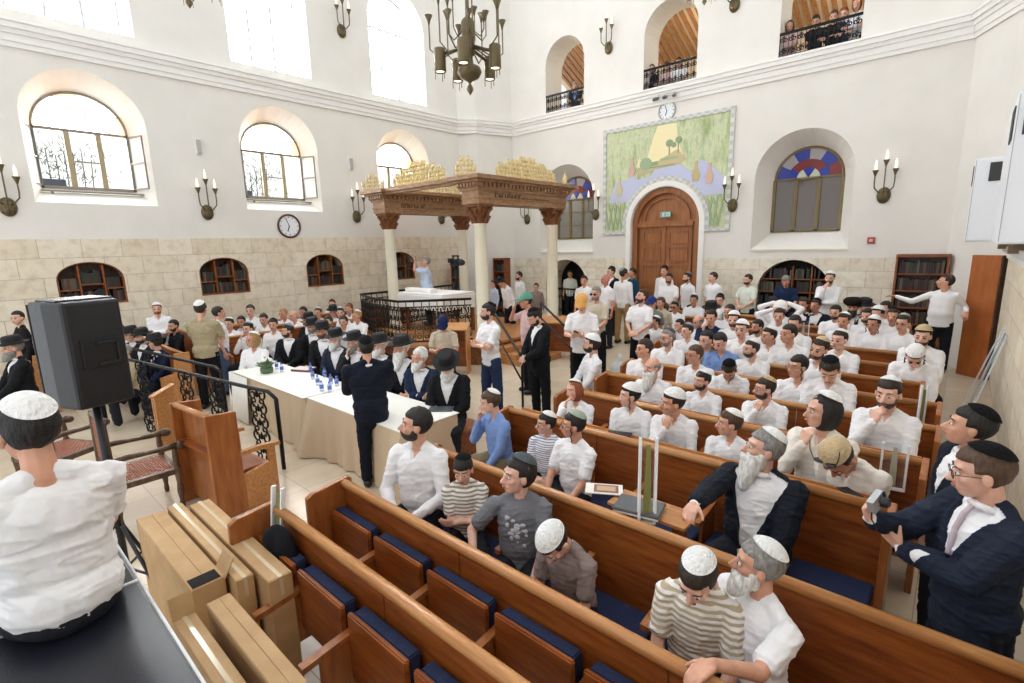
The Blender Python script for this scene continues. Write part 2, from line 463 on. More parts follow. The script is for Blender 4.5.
EYES = {}
def make(P):
    T, RT, hz, q = P['T'], P['RT'], P['hz'], P['q']
    sit = P['mode'] == 'sit'; fat = P['fat']
    a = P['abody']
    root = D.objects.new('person', None); COL.objects.link(root); root.empty_display_size = .1
    root.location = P['pos']; root.rotation_euler = (0, 0, P['rz']); root.scale = (P['sc'],) * 3
    P['root'] = root
    tag(root, P['label'], 'person', P['group'])
    vox = {0: .017, 1: .0125, 2: .0085, 3: .006}[q]; sth = {0: 1, 1: 2, 2: 3, 3: 3}[q]
    skc = skin(P['sk'] or SKINS[int(rnd() * 6)])
    # head frame
    rel = R(P['ahead'] - a); rel = (rel + PI) % (2 * PI) - PI
    HM = Matrix.Translation(T((0, .006, .563))) @ RT @ Matrix.Rotation(-rel, 4, 'Z') @ Matrix.Rotation(-R(P['rp']), 4, 'X') @ Matrix.Rotation(R(P['rr']), 4, 'Y') @ Matrix.Translation((0, .02, .115)) @ Matrix.Scale(P['hsc'] or (1.15 if P['kid'] else 1.06), 4)
    # NB: facing angle grows to the viewer's left, which is the person's own right-hand turn reversed
    H = lambda p: HM @ Vector(p)
    H3 = HM.to_3x3().to_4x4()
    # limbs
    arms = P['arms'].split(','); arms = arms * 2 if len(arms) == 1 else arms
    cu = P['custom'] or {}
    L = []
    for side, key in ((1, arms[0]), (-1, arms[1])):
        tg, pole, hd, hn, curl = ARM[key]
        if ('R' if side == 1 else 'L') in cu: tg, pole, hd, hn, curl = cu['R' if side == 1 else 'L']
        mir = Vector((side, 1, 1))
        m = lambda p: Vector((p[0] * side, p[1], p[2]))
        tg = m(tg)
        if key in ('down', 'back') and not (('R' if side == 1 else 'L') in cu): tg = Vector((tg.x * P['wide'], tg.y, tg.z))
        S = T(m((.170 * P['big'], 0, .452))); W = T(tg)
        rc = (P['reach'] or {}).get('R' if side == 1 else 'L')
        if rc is not None:
            Mi = (Matrix.Translation(P['pos']) @ Matrix.Rotation(P['rz'], 4, 'Z') @ Matrix.Scale(P['sc'], 4)).inverted(); W = Mi @ Vector(rc)
        E, W = ik(S, W, .285, .255, RT @ m(pole))
        L.append((side, S, E, W, RT @ m(hd), RT @ m(hn), curl))
    if sit:
        legs = [(Vector((x * .09, .03, hz - .01)), Vector((x * (.13 + .05 * (not P['woman'])), P['kn'], hz - .02)), Vector((x * .14, P['kn'] - .02 + .03 * x, .10))) for x in (1, -1)]
    else:
        st = .05
        legs = [(Vector((x * .09, 0, hz - .02)), Vector((x * .105, .03 * x, .49)), Vector((x * .115, .02 * x - .01, .09))) for x in (1, -1)]
    # body: one continuous skin surface
    B = MB()
    B.ell(H((0, -.012, .032)), (.074, .094, .088), H3); B.ell(H((0, .022, -.03)), (.061, .07, .08), H3)
    B.ell(H((0, .05, -.082)), (.036, .036, .03), H3)
    B.cap(H((0, .086, .012)), H((0, .112, -.028)), .009, .0145, 8); B.ell(H((0, .100, -.033)), (.019, .012, .010), H3, 10, 6)
    B.cap(H((-.034, .073, .029)), H((.034, .073, .029)), .015, .015, 8)
    for x in (1, -1):
        B.ell(H((x * .036, .062, -.022)), (.024, .022, .022), H3, 10, 6)
        B.ell(H((x * .077, -.006, -.008)), (.011, .021, .032), H3, 10, 6)
    B.ell(H((0, .084, -.062)), (.026, .014, .016), H3, 10, 6)
    B.cap(H((0, -.022, -.05)), T((0, -.012, .50)), .049, .055)
    B.cap(T((-.13, 0, .46)), T((.13, 0, .46)), .045)
    for c, r in (((0, 0, .02), (.13, .09, .09)), ((0, .01, .16), (.12, .085, .14)), ((0, .01, .34), (.135, .088, .15))): B.ell(T(c), r, RT)
    for side, S, E, W, hd, hn, curl in L:
        B.cap(S, E, .044, .037); B.cap(E, W, .038, .026); hand(B, W, hd, hn, side, curl, .0088 if q > 1 else .0105)
    for h, k, an in legs:
        B.cap(h, k, .07, .05); B.cap(k, an, .048, .036)
    JOBS.append((B, vox, sth, skc, 'body', root, None, True))
    # shirt
    g = .016
    bg_ = P['big']
    def torso(B, e, fr=1.):
        B.ell(T((0, 0, .03)), (.152 * fat + e, .112 * fat + e, .12 + e), RT)
        B.ell(T((0, .015 + .02 * (fat - 1) * 4, .15)), (.145 * fat + e, .106 * fat + e, .17 + e), RT, 18, 12)
        B.ell(T((0, .012 + .012 * (fat - 1) * 4, .25)), (.150 * (fat + bg_) / 2 + e, .105 * (fat + 1) / 2 + e, .19 + e), RT, 18, 12)
        B.ell(T((0, .006, .34)), (.160 * bg_ + e, .103 + e, .155 + e), RT, 18, 12)
        B.cap(T((-.128 * bg_, -.006, .432)), T((.128 * bg_, -.006, .432)), .056 + e * .6)
        for x in (1, -1): B.cap(T((x * .038, -.016, .515)), T((x * .145 * bg_, 0, .450)), .036 + e * .5, .043 + e * .5)
        if not sit: B.ell(T((0, 0, -.05)), (.150 * fat + e * .8, .110 * fat + e * .8, .11), RT)
    S1 = MB(); torso(S1, g)
    longs = P['sleeve'] == 'l'
    for side, S, E, W, hd, hn, curl in L:
        if longs or P['suit']:
            S1.cap(S, E, .062, .051); W2 = E + (W - E) * .93; S1.cap(E, W2, .051, .037)
        else:
            E2 = S + (E - S) * .80; S1.cap(S, E2, .064, .060, 10, 1)
    tc, tn = TOPS[P['top']]
    if P['pcol']: tc = P['pcol']
    sm_ = fabric(tc, 'shirt_cloth', P['stripes'] or (('9c8f7c', 9, .55) if P['top'] == 'st' else None))
    Ts = RT.inverted()
    def vpost(co, Ti=Ts, hz=hz):
        for i in range(len(co)):
            p = Ti @ (Vector(co[i]) - Vector((0, 0, hz)))
            if p.y > .03 and p.z > .435 and abs(p.x) < .06:
                w = min(.045, (p.z - .435) * .55); t = 1 - sm(w - .006, w + .006, abs(p.x))
                if t > 0: p.y -= .05 * t; co[i] = RT @ p + Vector((0, 0, hz))
        return co
    JOBS.append((S1, vox * 1.1, sth + 1, sm_, 'shirt', root, vpost if (q >= 1 and not P['suit'] and P['coll'] and longs) else None, True))
    if q >= 1 and P['coll'] and P['suit']:
        C1 = MB(); nb = T((0, -.006, .519))
        CM = RT @ Matrix.Rotation(R(14), 4, 'X')
        prof = [(.060, -.016), (.078, -.018), (.070, .004), (.064, .011), (.059, .009), (.058, 0)]
        C1.lathe(prof + [prof[0]], nb, 20, CM, 1, 1.05)
        C1.build('collar', sm_, root, True, fix=True)
    if P['suit']:
        J = MB(); torso(J, g + .020)
        for side, S, E, W, hd, hn, curl in L:
            W2 = E + (W - E) * .84; J.cap(S, E, .078, .066); J.cap(E, W2, .066, .052)
        if not sit: J.ell(T((0, 0, -.10)), (.178 * fat, .135 * fat, .17), RT)
        Ti = RT.inverted(); wv = .055 if P['open_j'] else 0
        def post(co, Ti=Ti, wv=wv, hz=hz):
            for i in range(len(co)):
                p = Ti @ (Vector(co[i]) - Vector((0, 0, hz)))
                if p.y > 0.02 and abs(p.x) < .16:
                    w = wv + max(0, (p.z - .20)) * .34
                    if p.z < .20 and not wv: w = 0
                    t = 1 - sm(w - .006, w + .006, abs(p.x))
                    if t > 0 and w > 0:
                        p.y -= .045 * t; co[i] = RT @ p + Vector((0, 0, hz))
            return co
        JOBS.append((J, vox, sth, fabric(P['suit'], 'suit_cloth', None, .75, 5), 'jacket', root, post, True))
    if P['tie']:
        t = MB(); pts = [T((0, .070, .515)), T((0, .100, .48)), T((0, .128, .40)), T((0, .142, .27)), T((0, .150, .12))]
        for i in range(4):
            w = (.012, .02, .026, .034)[i]
            t.cap(pts[i], pts[i + 1], .012, .012, 8)
        o = t.build('tie', fabric(P['tie'], 'tie_silk'), root, True)
    # trousers
    Tr = MB(); Tr.ell((0, 0, hz), (.155 * fat, .118 * fat, .13)); Tr.ell((0, 0, hz - .09), (.158 * fat, .115 * fat, .10)) if not sit else None
    for h, k, an in legs:
        Tr.cap(h, k, .094 * (1 + fat) / 2, .078); Tr.cap(k, an, .076, .064, 10, 1)
    JOBS.append((Tr, max(vox * 1.2, .014), sth + 1, fabric(P['pants'], 'trouser_cloth'), 'trousers', root, None, True))
    if not sit or q >= 2:
        for h, k, an in legs:
            o = MB(); o.cap((an.x, an.y - .05, .045), (an.x, an.y + .12, .040), .045, .04, 10, 2)
            o.build('shoe', plain('shoe', '141212', .4), root, True)
    # ---- head parts
    n1, k1 = ((16, 11), (22, 14), (30, 20), (40, 26))[q]
    hc = YAWS.get(P['hair'], '2e211a')
    cov = P['cov']
    if P['hair'] != 'n':
        hm = hairm(hc)
        hs = P['hairs']
        hl_ = .062 if hs != 'fringe' else .035
        low = {'short': -.072, 'fringe': -.06, 'long': -.16, 'mid': -.085, 'ring': -.05}[hs]
        def push(p):
            t = sm(.030, .048, p.y) * (1 - sm(hl_ - .008, hl_ + .008, p.z))       # the face
            t = max(t, 1 - sm(low - .01, low + .012, p.z))
            if hs not in ('long',): t = max(t, sm(-.02, .0, p.y) * (1 - sm(.0, .02, p.z)))   # ears free
            if hs == 'ring': t = max(t, sm(.055, .07, p.z))
            return t
        if hs == 'long': rr_, cc_ = (.094, .108, .135), (0, -.022, -.005)
        elif hs == 'mid': rr_, cc_ = (.088, .107, .112), (0, -.02, .022)
        else: rr_, cc_ = (.0815, .102, .099), (0, -.014, .034)
        Bh = shell(cc_, rr_, push, n1, k1, HM)
        if q >= 2:
            for i, p in enumerate(Bh.v):
                d = p - H((0, 0, .02)); d.normalize()
                Bh.v[i] = p + d * (noise.noise(Vector(p) * 38) * .006)
        Bh.build('hair', hm, root, True)
    bc = P['beard']
    if bc:
        bl, bcol = bc[0], YAWS.get(bc[1:] or P['hair'], '2e211a')
        if bl == 's': bcol = {'1e1916': '33271f', '33261e': '4a382c'}.get(bcol, bcol)
        def pushb(p):
            t = sm(-.060, -.045, p.z) * sm(.03, .055, p.y)              # mouth and cheeks stay free
            t = max(t, sm(-.02, .0, p.z)); t = max(t, 1 - sm(-.03, -.01, p.y))
            return t
        r_ = {'s': (.0645, .0755, .070), 'm': (.070, .086, .086), 'l': (.075, .093, .098)}[bl]
        Bb = shell((0, .025, -.045), r_, pushb, n1, k1, HM)
        # moustache
        Bb.cap(H((-.028, .084, -.054)), H((0, .101, -.047)), .0045, .005, 8, 2); Bb.cap(H((.028, .084, -.054)), H((0, .101, -.047)), .0045, .005, 8, 2)
        if bl in 'ml':
            ln = .05 if bl == 'm' else .15
            c0, c1 = H((0, .050, -.085)), H((0, .075, -.09)) + RT @ Vector((0, .03, -ln))
            M5 = H3.to_3x3().to_4x4()
            for t in range(8 if bl == 'l' else 4):
                u = t / (7 if bl == 'l' else 3); rr5 = (.078 if bl == 'l' else .068) * (1 - .45 * u * u)
                Bb.ell(c0.lerp(c1, u), (rr5 * 1.05, rr5 * .72, rr5), M5, 14, 9)
        (JOBS.append((Bb, max(vox * .8, .006), 2, hairm(bcol), 'beard', root, None, True)) if bl in 'ml' else Bb.build('beard', hairm(bcol), root, True))
    # cover
    def dome(ang, tiltb, rx, ry, rz, c, th=.007, m=8, n=26):
        B = MB(); V = []; F = []
        rot = Matrix.Rotation(R(tiltb), 4, 'X')
        for lay, e in ((0, th), (1, 0)):
            for i in range(m + 1):
                ph = R(ang) * i / m
                for j in range(n):
                    an = 2 * PI * j / n
                    d = rot @ Vector((math.sin(ph) * math.cos(an), math.sin(ph) * math.sin(an), math.cos(ph)))
                    V.append(H((c[0] + d.x * (rx + e), c[1] + d.y * (ry + e), c[2] + d.z * (rz + e))))
        mi = []
        for lay in (0, 1):
            o = lay * (m + 1) * n
            for i in range(m):
                for j in range(n):
                    q4 = (o + i * n + j, o + i * n + (j + 1) % n, o + (i + 1) * n + (j + 1) % n, o + (i + 1) * n + j)
                    F.append(q4 if lay else q4[::-1]); mi.append(1 if (i >= m - 2 and i != m - 1 or i == m - 1) and not lay and i >= m - 2 else 0)
        o = (m + 1) * n
        for j in range(n):
            F.append((m * n + j, m * n + (j + 1) % n, o + m * n + (j + 1) % n, o + m * n + j)); mi.append(1)
        B.add(V, [f[::-1] for f in F]); B.m = mi; return B
    if cov:
        kind, _, col = cov.partition(':')
        if kind in ('K', 'S', 'L'):
            ang, tb = {'K': (52, 24), 'S': (40, 34), 'L': (72, 18)}[kind]
            cmain, crim = {'w': ('f2f0ee', 'e6e4e2'), 'k': ('101012', '1a1a1c'), 'g': ('8d97a0', 'c9ccd0'), 't': ('c9b08a', 'e6dcc8'), 'wb': ('f3f2f0', '6f87ab'),
                           'wg': ('efefec', '9aa0a0'), 'gw': ('5c6266', 'e8e8e8'), 'wk': ('efefed', '2b2b2d'), 'gr': ('a8b0a0', 'dcdcd4'), 'wd': ('f4f2ee', 'd9cdb8')}[col or 'w']
            rr_ = {'long': 1.06, 'mid': 1.04}.get(P['hairs'], 1.)
            dm = dome(ang, tb, .083 * rr_, .104 * rr_, .102 * rr_, (0, -.014, .035), .006, 8, (14, 18, 26, 32)[q])
            dm.build('kippah', [fabric(cmain, 'knit_cloth', None, .9, 60), fabric(crim, 'knit_rim', None, .9, 60)], root, True)
        elif kind == 'cap':
            dm = dome(88, 4, .086, .108, .108, (0, -.012, .036), .006); dm.m = [0] * len(dm.f)
            V = []; n = 14
            for e in (0, .006):
                for i in range(n + 1):
                    an = PI * i / n
                    V += [H((.085 * math.cos(an), .07 + .02 * math.sin(an), .052 + e)), H((.088 * math.cos(an), .075 + .125 * math.sin(an), .034 + e - .01 * math.cos(an) ** 2))]
            F = []; o = 2 * (n + 1)
            for i in range(n):
                a_ = 2 * i; F += [(a_, a_ + 1, a_ + 3, a_ + 2)[::-1], (o + a_, o + a_ + 1, o + a_ + 3, o + a_ + 2), (a_ + 1, a_ + 3, o + a_ + 3, o + a_ + 1), (a_, a_ + 2, o + a_ + 2, o + a_)]
            dm.add(V, F); dm.build('cap', fabric(col, 'cap_cloth'), root, True)
        elif kind in ('hat', 'fur'):
            B = MB(); M2 = H3 @ Matrix.Rotation(R(-6), 4, 'X')
            if kind == 'hat':
                prof = [(.084, 0), (.140, .003), (.148, .015), (.142, .013), (.094, .008), (.092, .045), (.086, .095), (.07, .110), (.03, .100)]
            else:
                prof = [(.08, 0), (.12, -.005), (.142, .02), (.145, .06), (.125, .088), (.08, .085), (.05, .095), (.02, .098)]
            B.lathe(prof, H((0, -.006, .055)), 28, M2, 1, 1.16)
            if kind == 'hat' and q >= 1: pass
            B.build('hat', plain('felt', '0d0d10', .75) if kind == 'hat' else fabric('1c130d', 'fur', None, .95, 70), root, True)
        elif kind == 'hood':
            dm = dome(110, 30, .10, .122, .118, (0, -.014, .02), .01); dm.m = [0] * len(dm.f)
            dm.build('head_scarf', fabric(col, 'scarf_cloth'), root, True)
    # eyes, brows, mouth
    if q not in EYES:
        B = MB(); B.ell((0, 0, 0), (.0145, .008, .0085), None, 12, 8); me = B.mesh('eye'); me.materials.append(plain('eye_white', 'd8d0c8', .25)); me.polygons.foreach_set('use_smooth', [True] * len(me.polygons))
        B = MB(); B.ell((0, 0, 0), (.0068, .005, .0068), None, 10, 6); m2 = B.mesh('iris'); m2.materials.append(plain('iris', '20140d', .2)); m2.polygons.foreach_set('use_smooth', [True] * len(m2.polygons))
        B = MB(); B.ell((0, 0, 0), (.023, .009, .006), None, 10, 6); m3 = B.mesh('brow')
        B = MB(); B.ell((0, 0, 0), (.024, .009, .0075), None, 12, 8); m4 = B.mesh('mouth'); m4.materials.append(plain('lips', 'a45a50', .45)); m4.polygons.foreach_set('use_smooth', [True] * len(m4.polygons))
        m5 = D.meshes.new('eye_dark'); B = MB(); B.ell((0, 0, 0), (.0155, .009, .009), None, 8, 6); m5 = B.mesh('eye_dark'); m5.materials.append(plain('eye_dark', '3a241a', .4))
        EYES[q] = (me, m2, m3, m4, m5)
    me, m2, m3, m4, m5 = EYES[q]
    def put(name, mesh, p, par=root):
        o = D.objects.new(name, mesh); COL.objects.link(o); o.parent = root
        o.matrix_local = HM @ Matrix.Translation(p); return o
    for x in (1, -1):
        if q >= 2:
            e = put('eye', me, (x * .031, .0815, .004)); i_ = D.objects.new('iris', m2); COL.objects.link(i_); i_.parent = e; i_.location = (0, .0055, 0)
        elif q == 1: put('eye', m5, (x * .031, .0825, .003))
        else: put('eye', m5, (x * .031, .084, .003))
    if q >= 1:
        B = MB()
        for x in (1, -1): B.tube([H((x * .013, .089, .029)), H((x * .032, .087, .035)), H((x * .05, .072, .029))], [.0032, .0042, .0025], 6)
        B.build('eyebrows', hairm(YAWS.get(P['hair'] if P['hair'] != 'n' else 'g', '2e211a')), root, True)
    put('mouth', m4, (0, .0955, -.059))
    if P['glass']:
        B = MB()
        for x in (1, -1):
            B.tube([H((x * (.034) + .026 * math.cos(t * PI / 8), .100, .002 + .019 * math.sin(t * PI / 8))) for t in range(16)], .0019, 5, True)
            B.tube([H((x * .060, .098, .006)), H((x * .074, .05, .008)), H((x * .079, .0, .004))], .0018, 5)
        B.tube([H((-.009, .101, .006)), H((.009, .101, .006))], .0018, 5)
        if P['glass'] == 'sun':
            for x in (1, -1): B.ell(H((x * .034, .100, .002)), (.026, .003, .019), H3, 12, 6)
        B.build('glasses', plain('glasses_frame', '141414', .25), root, True)
    if P['curls']:
        for x in (1, -1):
            B = MB(); B.tube([H((x * .08 + .006 * math.cos(t * 1.4), .025 + .006 * math.sin(t * 1.4), .0 - .014 * t)) for t in range(10)], .006, 6)
            B.build('side_curl', hairm(hc), root, True)
    P['H'] = H; P['L'] = L; P['HM'] = HM
    return root
def finish_people():
    tmp = []
    for B, vox, st, mat, name, par, post, smt in JOBS:
        me = B.mesh('t'); o = D.objects.new('t', me); COL.objects.link(o)
        r = o.modifiers.new('r', 'REMESH'); r.mode = 'VOXEL'; r.voxel_size = vox; r.use_smooth_shade = True
        m = o.modifiers.new('s', 'SMOOTH'); m.factor = .5; m.iterations = st
        tmp.append(o)
    dg = bpy.context.evaluated_depsgraph_get()
    for o, (B, vox, st, mat, name, par, post, smt) in zip(tmp, JOBS):
        me = D.meshes.new_from_object(o.evaluated_get(dg)); me.name = name
        if post:
            n = len(me.vertices); co = np.empty(n * 3, 'f'); me.vertices.foreach_get('co', co)
            co = [Vector(c) for c in co.reshape(-1, 3)]
            co = post(co); me.vertices.foreach_set('co', [x for c in co for x in c]); me.update()
        if name in ('shirt', 'jacket', 'trousers') and vox < .0145:
            n = len(me.vertices); no = [v.normal.copy() for v in me.vertices]
            for v, nn in zip(me.vertices, no):
                c = v.co; a = noise.noise(Vector((c.x * 8 + c.z * 5, c.y * 8 - c.z * 4, c.z * 9 + 3))); b = noise.noise(Vector((c.x * 9 + c.z * 16, c.y * 9 - c.z * 12, c.z * 20)))
                v.co = c + nn * (.0075 * (1 - abs(a)) ** 4 + .0045 * (1 - abs(b)) ** 5 - .004)
            me.update()
        link(name, me, par, mat, True)
    for o in tmp:
        m = o.data; D.objects.remove(o); D.meshes.remove(m)

def held(P, side, along=.10, off=.03):
    """world matrix of what a hand holds: Y along the fingers, Z out of the palm"""
    s_, S, E, W, hd, hn, cu = P['L'][0 if side == 'R' else 1]
    d = Vector(hd).normalized(); n = Vector(hn); n = (n - d * n.dot(d)).normalized(); x = d.cross(n)
    M_ = Matrix.Translation(P['pos']) @ Matrix.Rotation(P['rz'], 4, 'Z') @ Matrix.Scale(P['sc'], 4)
    p = W + d * along + n * off
    L_ = Matrix(((x.x, d.x, n.x, p.x), (x.y, d.y, n.y, p.y), (x.z, d.z, n.z, p.z), (0, 0, 0, 1)))
    return M_ @ L_
def head_world(P):
    return Matrix.Translation(P['pos']) @ Matrix.Rotation(P['rz'], 4, 'Z') @ Matrix.Scale(P['sc'], 4) @ P['HM']
def item(name, M_, label, cat, parts, group=None):
    e = empty(name, (0, 0, 0), 0, label, cat, group); e.matrix_world = M_
    for pn, fn, mat in parts:
        B = MB(); fn(B); B.build(pn, mat, e, True, fix=True) if pn.startswith('s_') else B.build(pn, mat, e, bevel=.002)
    return e
# ------------------------------------------------------------------ who sits and stands where
CV = {'w': 'white', 'k': 'black', 'g': 'grey', 't': 'tan', 'wb': 'blue-rimmed white', 'wg': 'grey-rimmed white', 'gw': 'dark grey', 'wk': 'black-rimmed white', 'gr': 'sage', 'wd': 'cream-rimmed white'}
HN = {'k': 'black', 'd': 'dark', 'b': 'brown', 'g': 'grey', 'w': 'white', 'r': 'ginger', 'n': 'no', 'y': 'blond'}
def describe(P):
    kind, _, col = P['cov'].partition(':')
    c = {'K': CV.get(col, 'white') + ' skullcap', 'S': CV.get(col, 'white') + ' skullcap', 'L': 'large ' + CV.get(col, 'white') + ' skullcap', 'hat': 'black hat', 'fur': 'fur hat', 'cap': 'cap', 'hood': 'head cover'}.get(kind, HN[P['hair']] + ' hair')
    top = ('dark suit' if P['suit'] else TOPS[P['top']][1])
    return ('boy' if P['kid'] else 'person'), ('bearded ' if P['beard'] else ''), top, c
# --- near and distinctive figures ------------------------------------------------
NP = []
# rows: between second and third rail (index 2)
person(415, 426, 'w', 'k', '', 'sk', 'book', y=ROWS[2] - .30, rb=30, rh=88, rp=-8, q=2, s=None, row=2, label='bearded man in white shirt holding a dark blue booklet, left end of third pew')
person(464, 468, 'st', 'k', 'K:k', '', 'cross', y=ROWS[2] - .24, rb=5, rh=15, rp=12, q=2, row=2, kid=True, sleeve='s', hairs='fringe', label='small boy with arms folded in striped polo shirt and dark skullcap')
person(519, 476, 'gt', 'k', 'K:gw', '', 'rest,lap', y=ROWS[2] - .26, rb=10, rh=65, rp=-4, q=3, row=2, kid=True, sleeve='s', label='boy in grey t-shirt with printed motif and black white skullcap', hairs='mid')
person(560, 530, 'br', 'd', 'L:wk', '', 'lap', y=ROWS[2] - .36, rb=35, rh=40, rp=42, rr=0, q=3, lean=14, row=2, kid=True, sleeve='s', label='boy in taupe t-shirt and white skullcap bowing over his lap')
person(700, 566, 'st', 'd', 'K:wk', '', 'lap', y=ROWS[2] - .36, rb=10, rh=20, rp=30, rr=-6, q=3, lean=6, row=2, kid=True, sleeve='s', label='boy in cream striped top resting against the grey-bearded man', stripes=('b8a98c', 10, .5))
person(757, 566, 'w', 'g', 'K:wg', 'mw', 'lap,rest', y=ROWS[2] - .30, rb=45, rh=82, rp=-4, q=3, row=2, sleeve='s', fat=1.2, big=1.12, label='large grey-bearded man in white polo with arm along the pew rail', hairs='short',
       custom={'L': ((-.1, .5, .16), (.5, -.4, -.8), (.1, 1, -.15), (0, 0, -1), .5)}, reach={'L': atz(712, 664, 1.03)})
person(948, 690, 'gt', 'k', 'K:k', '', 'lap', y=1.50, rb=0, rh=40, q=2, kid=True, row=1, label='head of someone dark-haired just entering the bottom edge at right')
# between third and fourth rail (index 3)
person(491, 402, 'bl', 'b', 'S:w', '', 'cheek,lap', y=ROWS[3] - .30, rb=60, rh=88, rp=4, q=2, row=3, pants='8a7c60', lean=8, label='young man in light blue shirt covering his face with his hand')
person(547, 424, 'w', 'k', 'K:wd', '', 'clasp', y=ROWS[3] - .28, rb=20, rh=72, q=2, row=3, kid=True, sleeve='s', glass=True, label='boy in white checked shirt with glasses left of the teenager', stripes=('8a90a8', 12, .62))
person(574, 425, 'w', 'k', 'K:gr', '', 'lap', y=ROWS[3] - .42, rb=40, rh=85, q=2, row=3, sleeve='s', glass=True, curls=True, coll=False, label='teenager in white t-shirt with glasses and sage skullcap', s=.93)
person(762, 450, 'w', 'g', 'K:wg', 'lw', 'rest,lap', y=ROWS[3] - .30, rb=20, rh=72, rp=-10, q=3, row=3, suit='1a1e28', open_j=True, fat=1.15, wide=1, label='elderly man with long white beard and white skullcap, dark jacket over shoulders',
       custom={'R': ((.46, .34, -.02), (.6, -.2, -.6), (-.2, 1, -.1), (0, 0, -1), .7)}, reach={'R': atz(664, 531, 1.02)}, big=1.15)
person(988, 473, 'w', 'b', 'K:k', '', 'hold', 'stand', y=3.05, rb=52, rh=78, rp=10, q=3, suit='1f2637', tie='c9b8c2', glass=True, fat=1.05, pants='171a22', label='standing young man with glasses in navy suit and pink tie holding a silver camera',
       custom={'R': ((.10, .44, .38), (.4, .3, -1), (-.1, .35, 1), (-.75, -.6, .1), .75), 'L': ((-.08, .30, .24), (.5, -.1, -.8), (-.6, .5, .6), (-.2, -.9, .2), .9)})
person(967, 427, 'w', 'k', 'K:k', '', 'down', 'stand', y=3.85, rb=65, rh=84, rp=-6, q=2, suit='1a1f2a', label='standing dark-haired man in dark jacket behind the one with the camera')
person(845, 440, 'c', 'd', 'L:t', '', 'cross', y=ROWS[4] - .40, rb=25, rh=30, rp=40, rr=0, q=2, lean=26, kn=.36, row=4, label='man in cream shirt asleep with sunglasses on his tan skullcap')
person(825, 400, 'c', 'k', 'K:wd', '', 'chin,lap', y=ROWS[4] - .26, rb=20, rh=62, q=2, row=4, hairs='long', label='long-haired young man in cream shirt with chin on hand and wristwatch')
person(731, 424, 'w', 'b', 'K:wd', '', 'lap', y=ROWS[4] - .44, kn=.36, rb=10, rh=75, q=2, row=4, kid=True, label='brown-haired youth in white behind the elderly bearded man')
person(889, 393, 'w', 'd', 'K:wg', 's', 'chin,lap', y=ROWS[5] - .26, rb=10, rh=15, rp=6, q=2, row=5, label='man in white shirt with hand at mouth, right end of sixth pew')
person(576, 391, 'w', 'r', 'K:w', '', 'cheek,lap', y=ROWS[4] - .40, rb=20, rh=50, rr=14, q=2, row=4, hairs='long', label='person with long ginger hair in white resting head on hand')
person(631, 396, 'w', 'k', 'L:w', '', 'lap', y=ROWS[4] - .30, rb=10, rh=72, q=2, row=4, curls=True, kid=True, label='boy in white shirt with long side curl and large white skullcap')
person(674, 403, 'w', 'd', 'L:w', '', 'chin,lap', y=ROWS[4] - .30, rb=10, rh=68, q=2, row=4, kid=True, lean=6, label='boy in white shirt pressing his fist to his mouth')
person(703, 381, 'w', 'k', 'K:w', 'sk', 'lap', y=ROWS[5] - .26, rb=12, rh=48, q=2, row=5, label='black-bearded man with glasses in white shirt gazing left, sixth pew')
person(766, 389, 'w', 'd', 'K:t', 'sd', 'chin,lap', y=ROWS[5] - .30, rb=10, rh=62, q=2, row=5, glass=True, label='bearded man with glasses and tan skullcap holding his chin')
person(653, 368, 'w', 'g', '', 'lw', 'lap', y=ROWS[5] - .25, rb=15, rh=50, q=2, row=5, hairs='ring', label='old man with high forehead and very long white beard')
person(645, 349, 'w', 'd', '', '', 'lap', y=ROWS[6] - .42, kn=.36, rb=15, rh=60, q=1, row=6, label='young man in white with short dark hair behind the old white-bearded man')
person(591, 344, 'w', 'k', 'L:w', 's', 'lap', y=ROWS[6] - .55, kn=.2, rb=70, rh=88, q=2, row=6, abs_a=None, hairs='mid', label='man in white at the aisle with large white skullcap seen in profile')
person(668, 338, 'w', 'g', 'K:gw', 'sg', 'lap', y=ROWS[7] - .42, kn=.36, rb=10, rh=50, q=1, row=7, fat=1.25, label='heavy grey-haired man with glasses and grey skullcap in white', glass=True)
person(799, 367, 'w', 'k', '', '', 'lap', y=ROWS[6] - .3, rb=5, rh=45, q=2, row=6, glass=True, curls=True, label='young man with glasses and long black side curls in white shirt')
person(730, 365, 'w', 'd', 'K:k', 'sd', 'lap', y=ROWS[6] - .35, rb=0, rh=5, rp=40, q=2, row=6, lean=8, label='man with black velvet skullcap and beard looking down in white')
person(831, 364, 'w', 'd', 'K:k', '', 'lap', y=ROWS[6] - .3, rb=0, rh=5, rp=36, q=2, row=6, label='man in white with dark skullcap bowed over a page')
person(916, 350, 'w', 'd', 'L:w', '', 'lap', y=ROWS[8] - .40, kn=.36, rb=0, rh=0, rp=44, q=1, row=8, curls=True, lean=8, label='man in large white skullcap bowed down at a pew end, right')
person(924, 333, 'w', 'k', 'L:t', 'sk', 'lap', y=ROWS[9] - .4, rb=0, rh=10, rp=10, q=1, row=9, label='bearded man with tan skullcap at the right pew end')
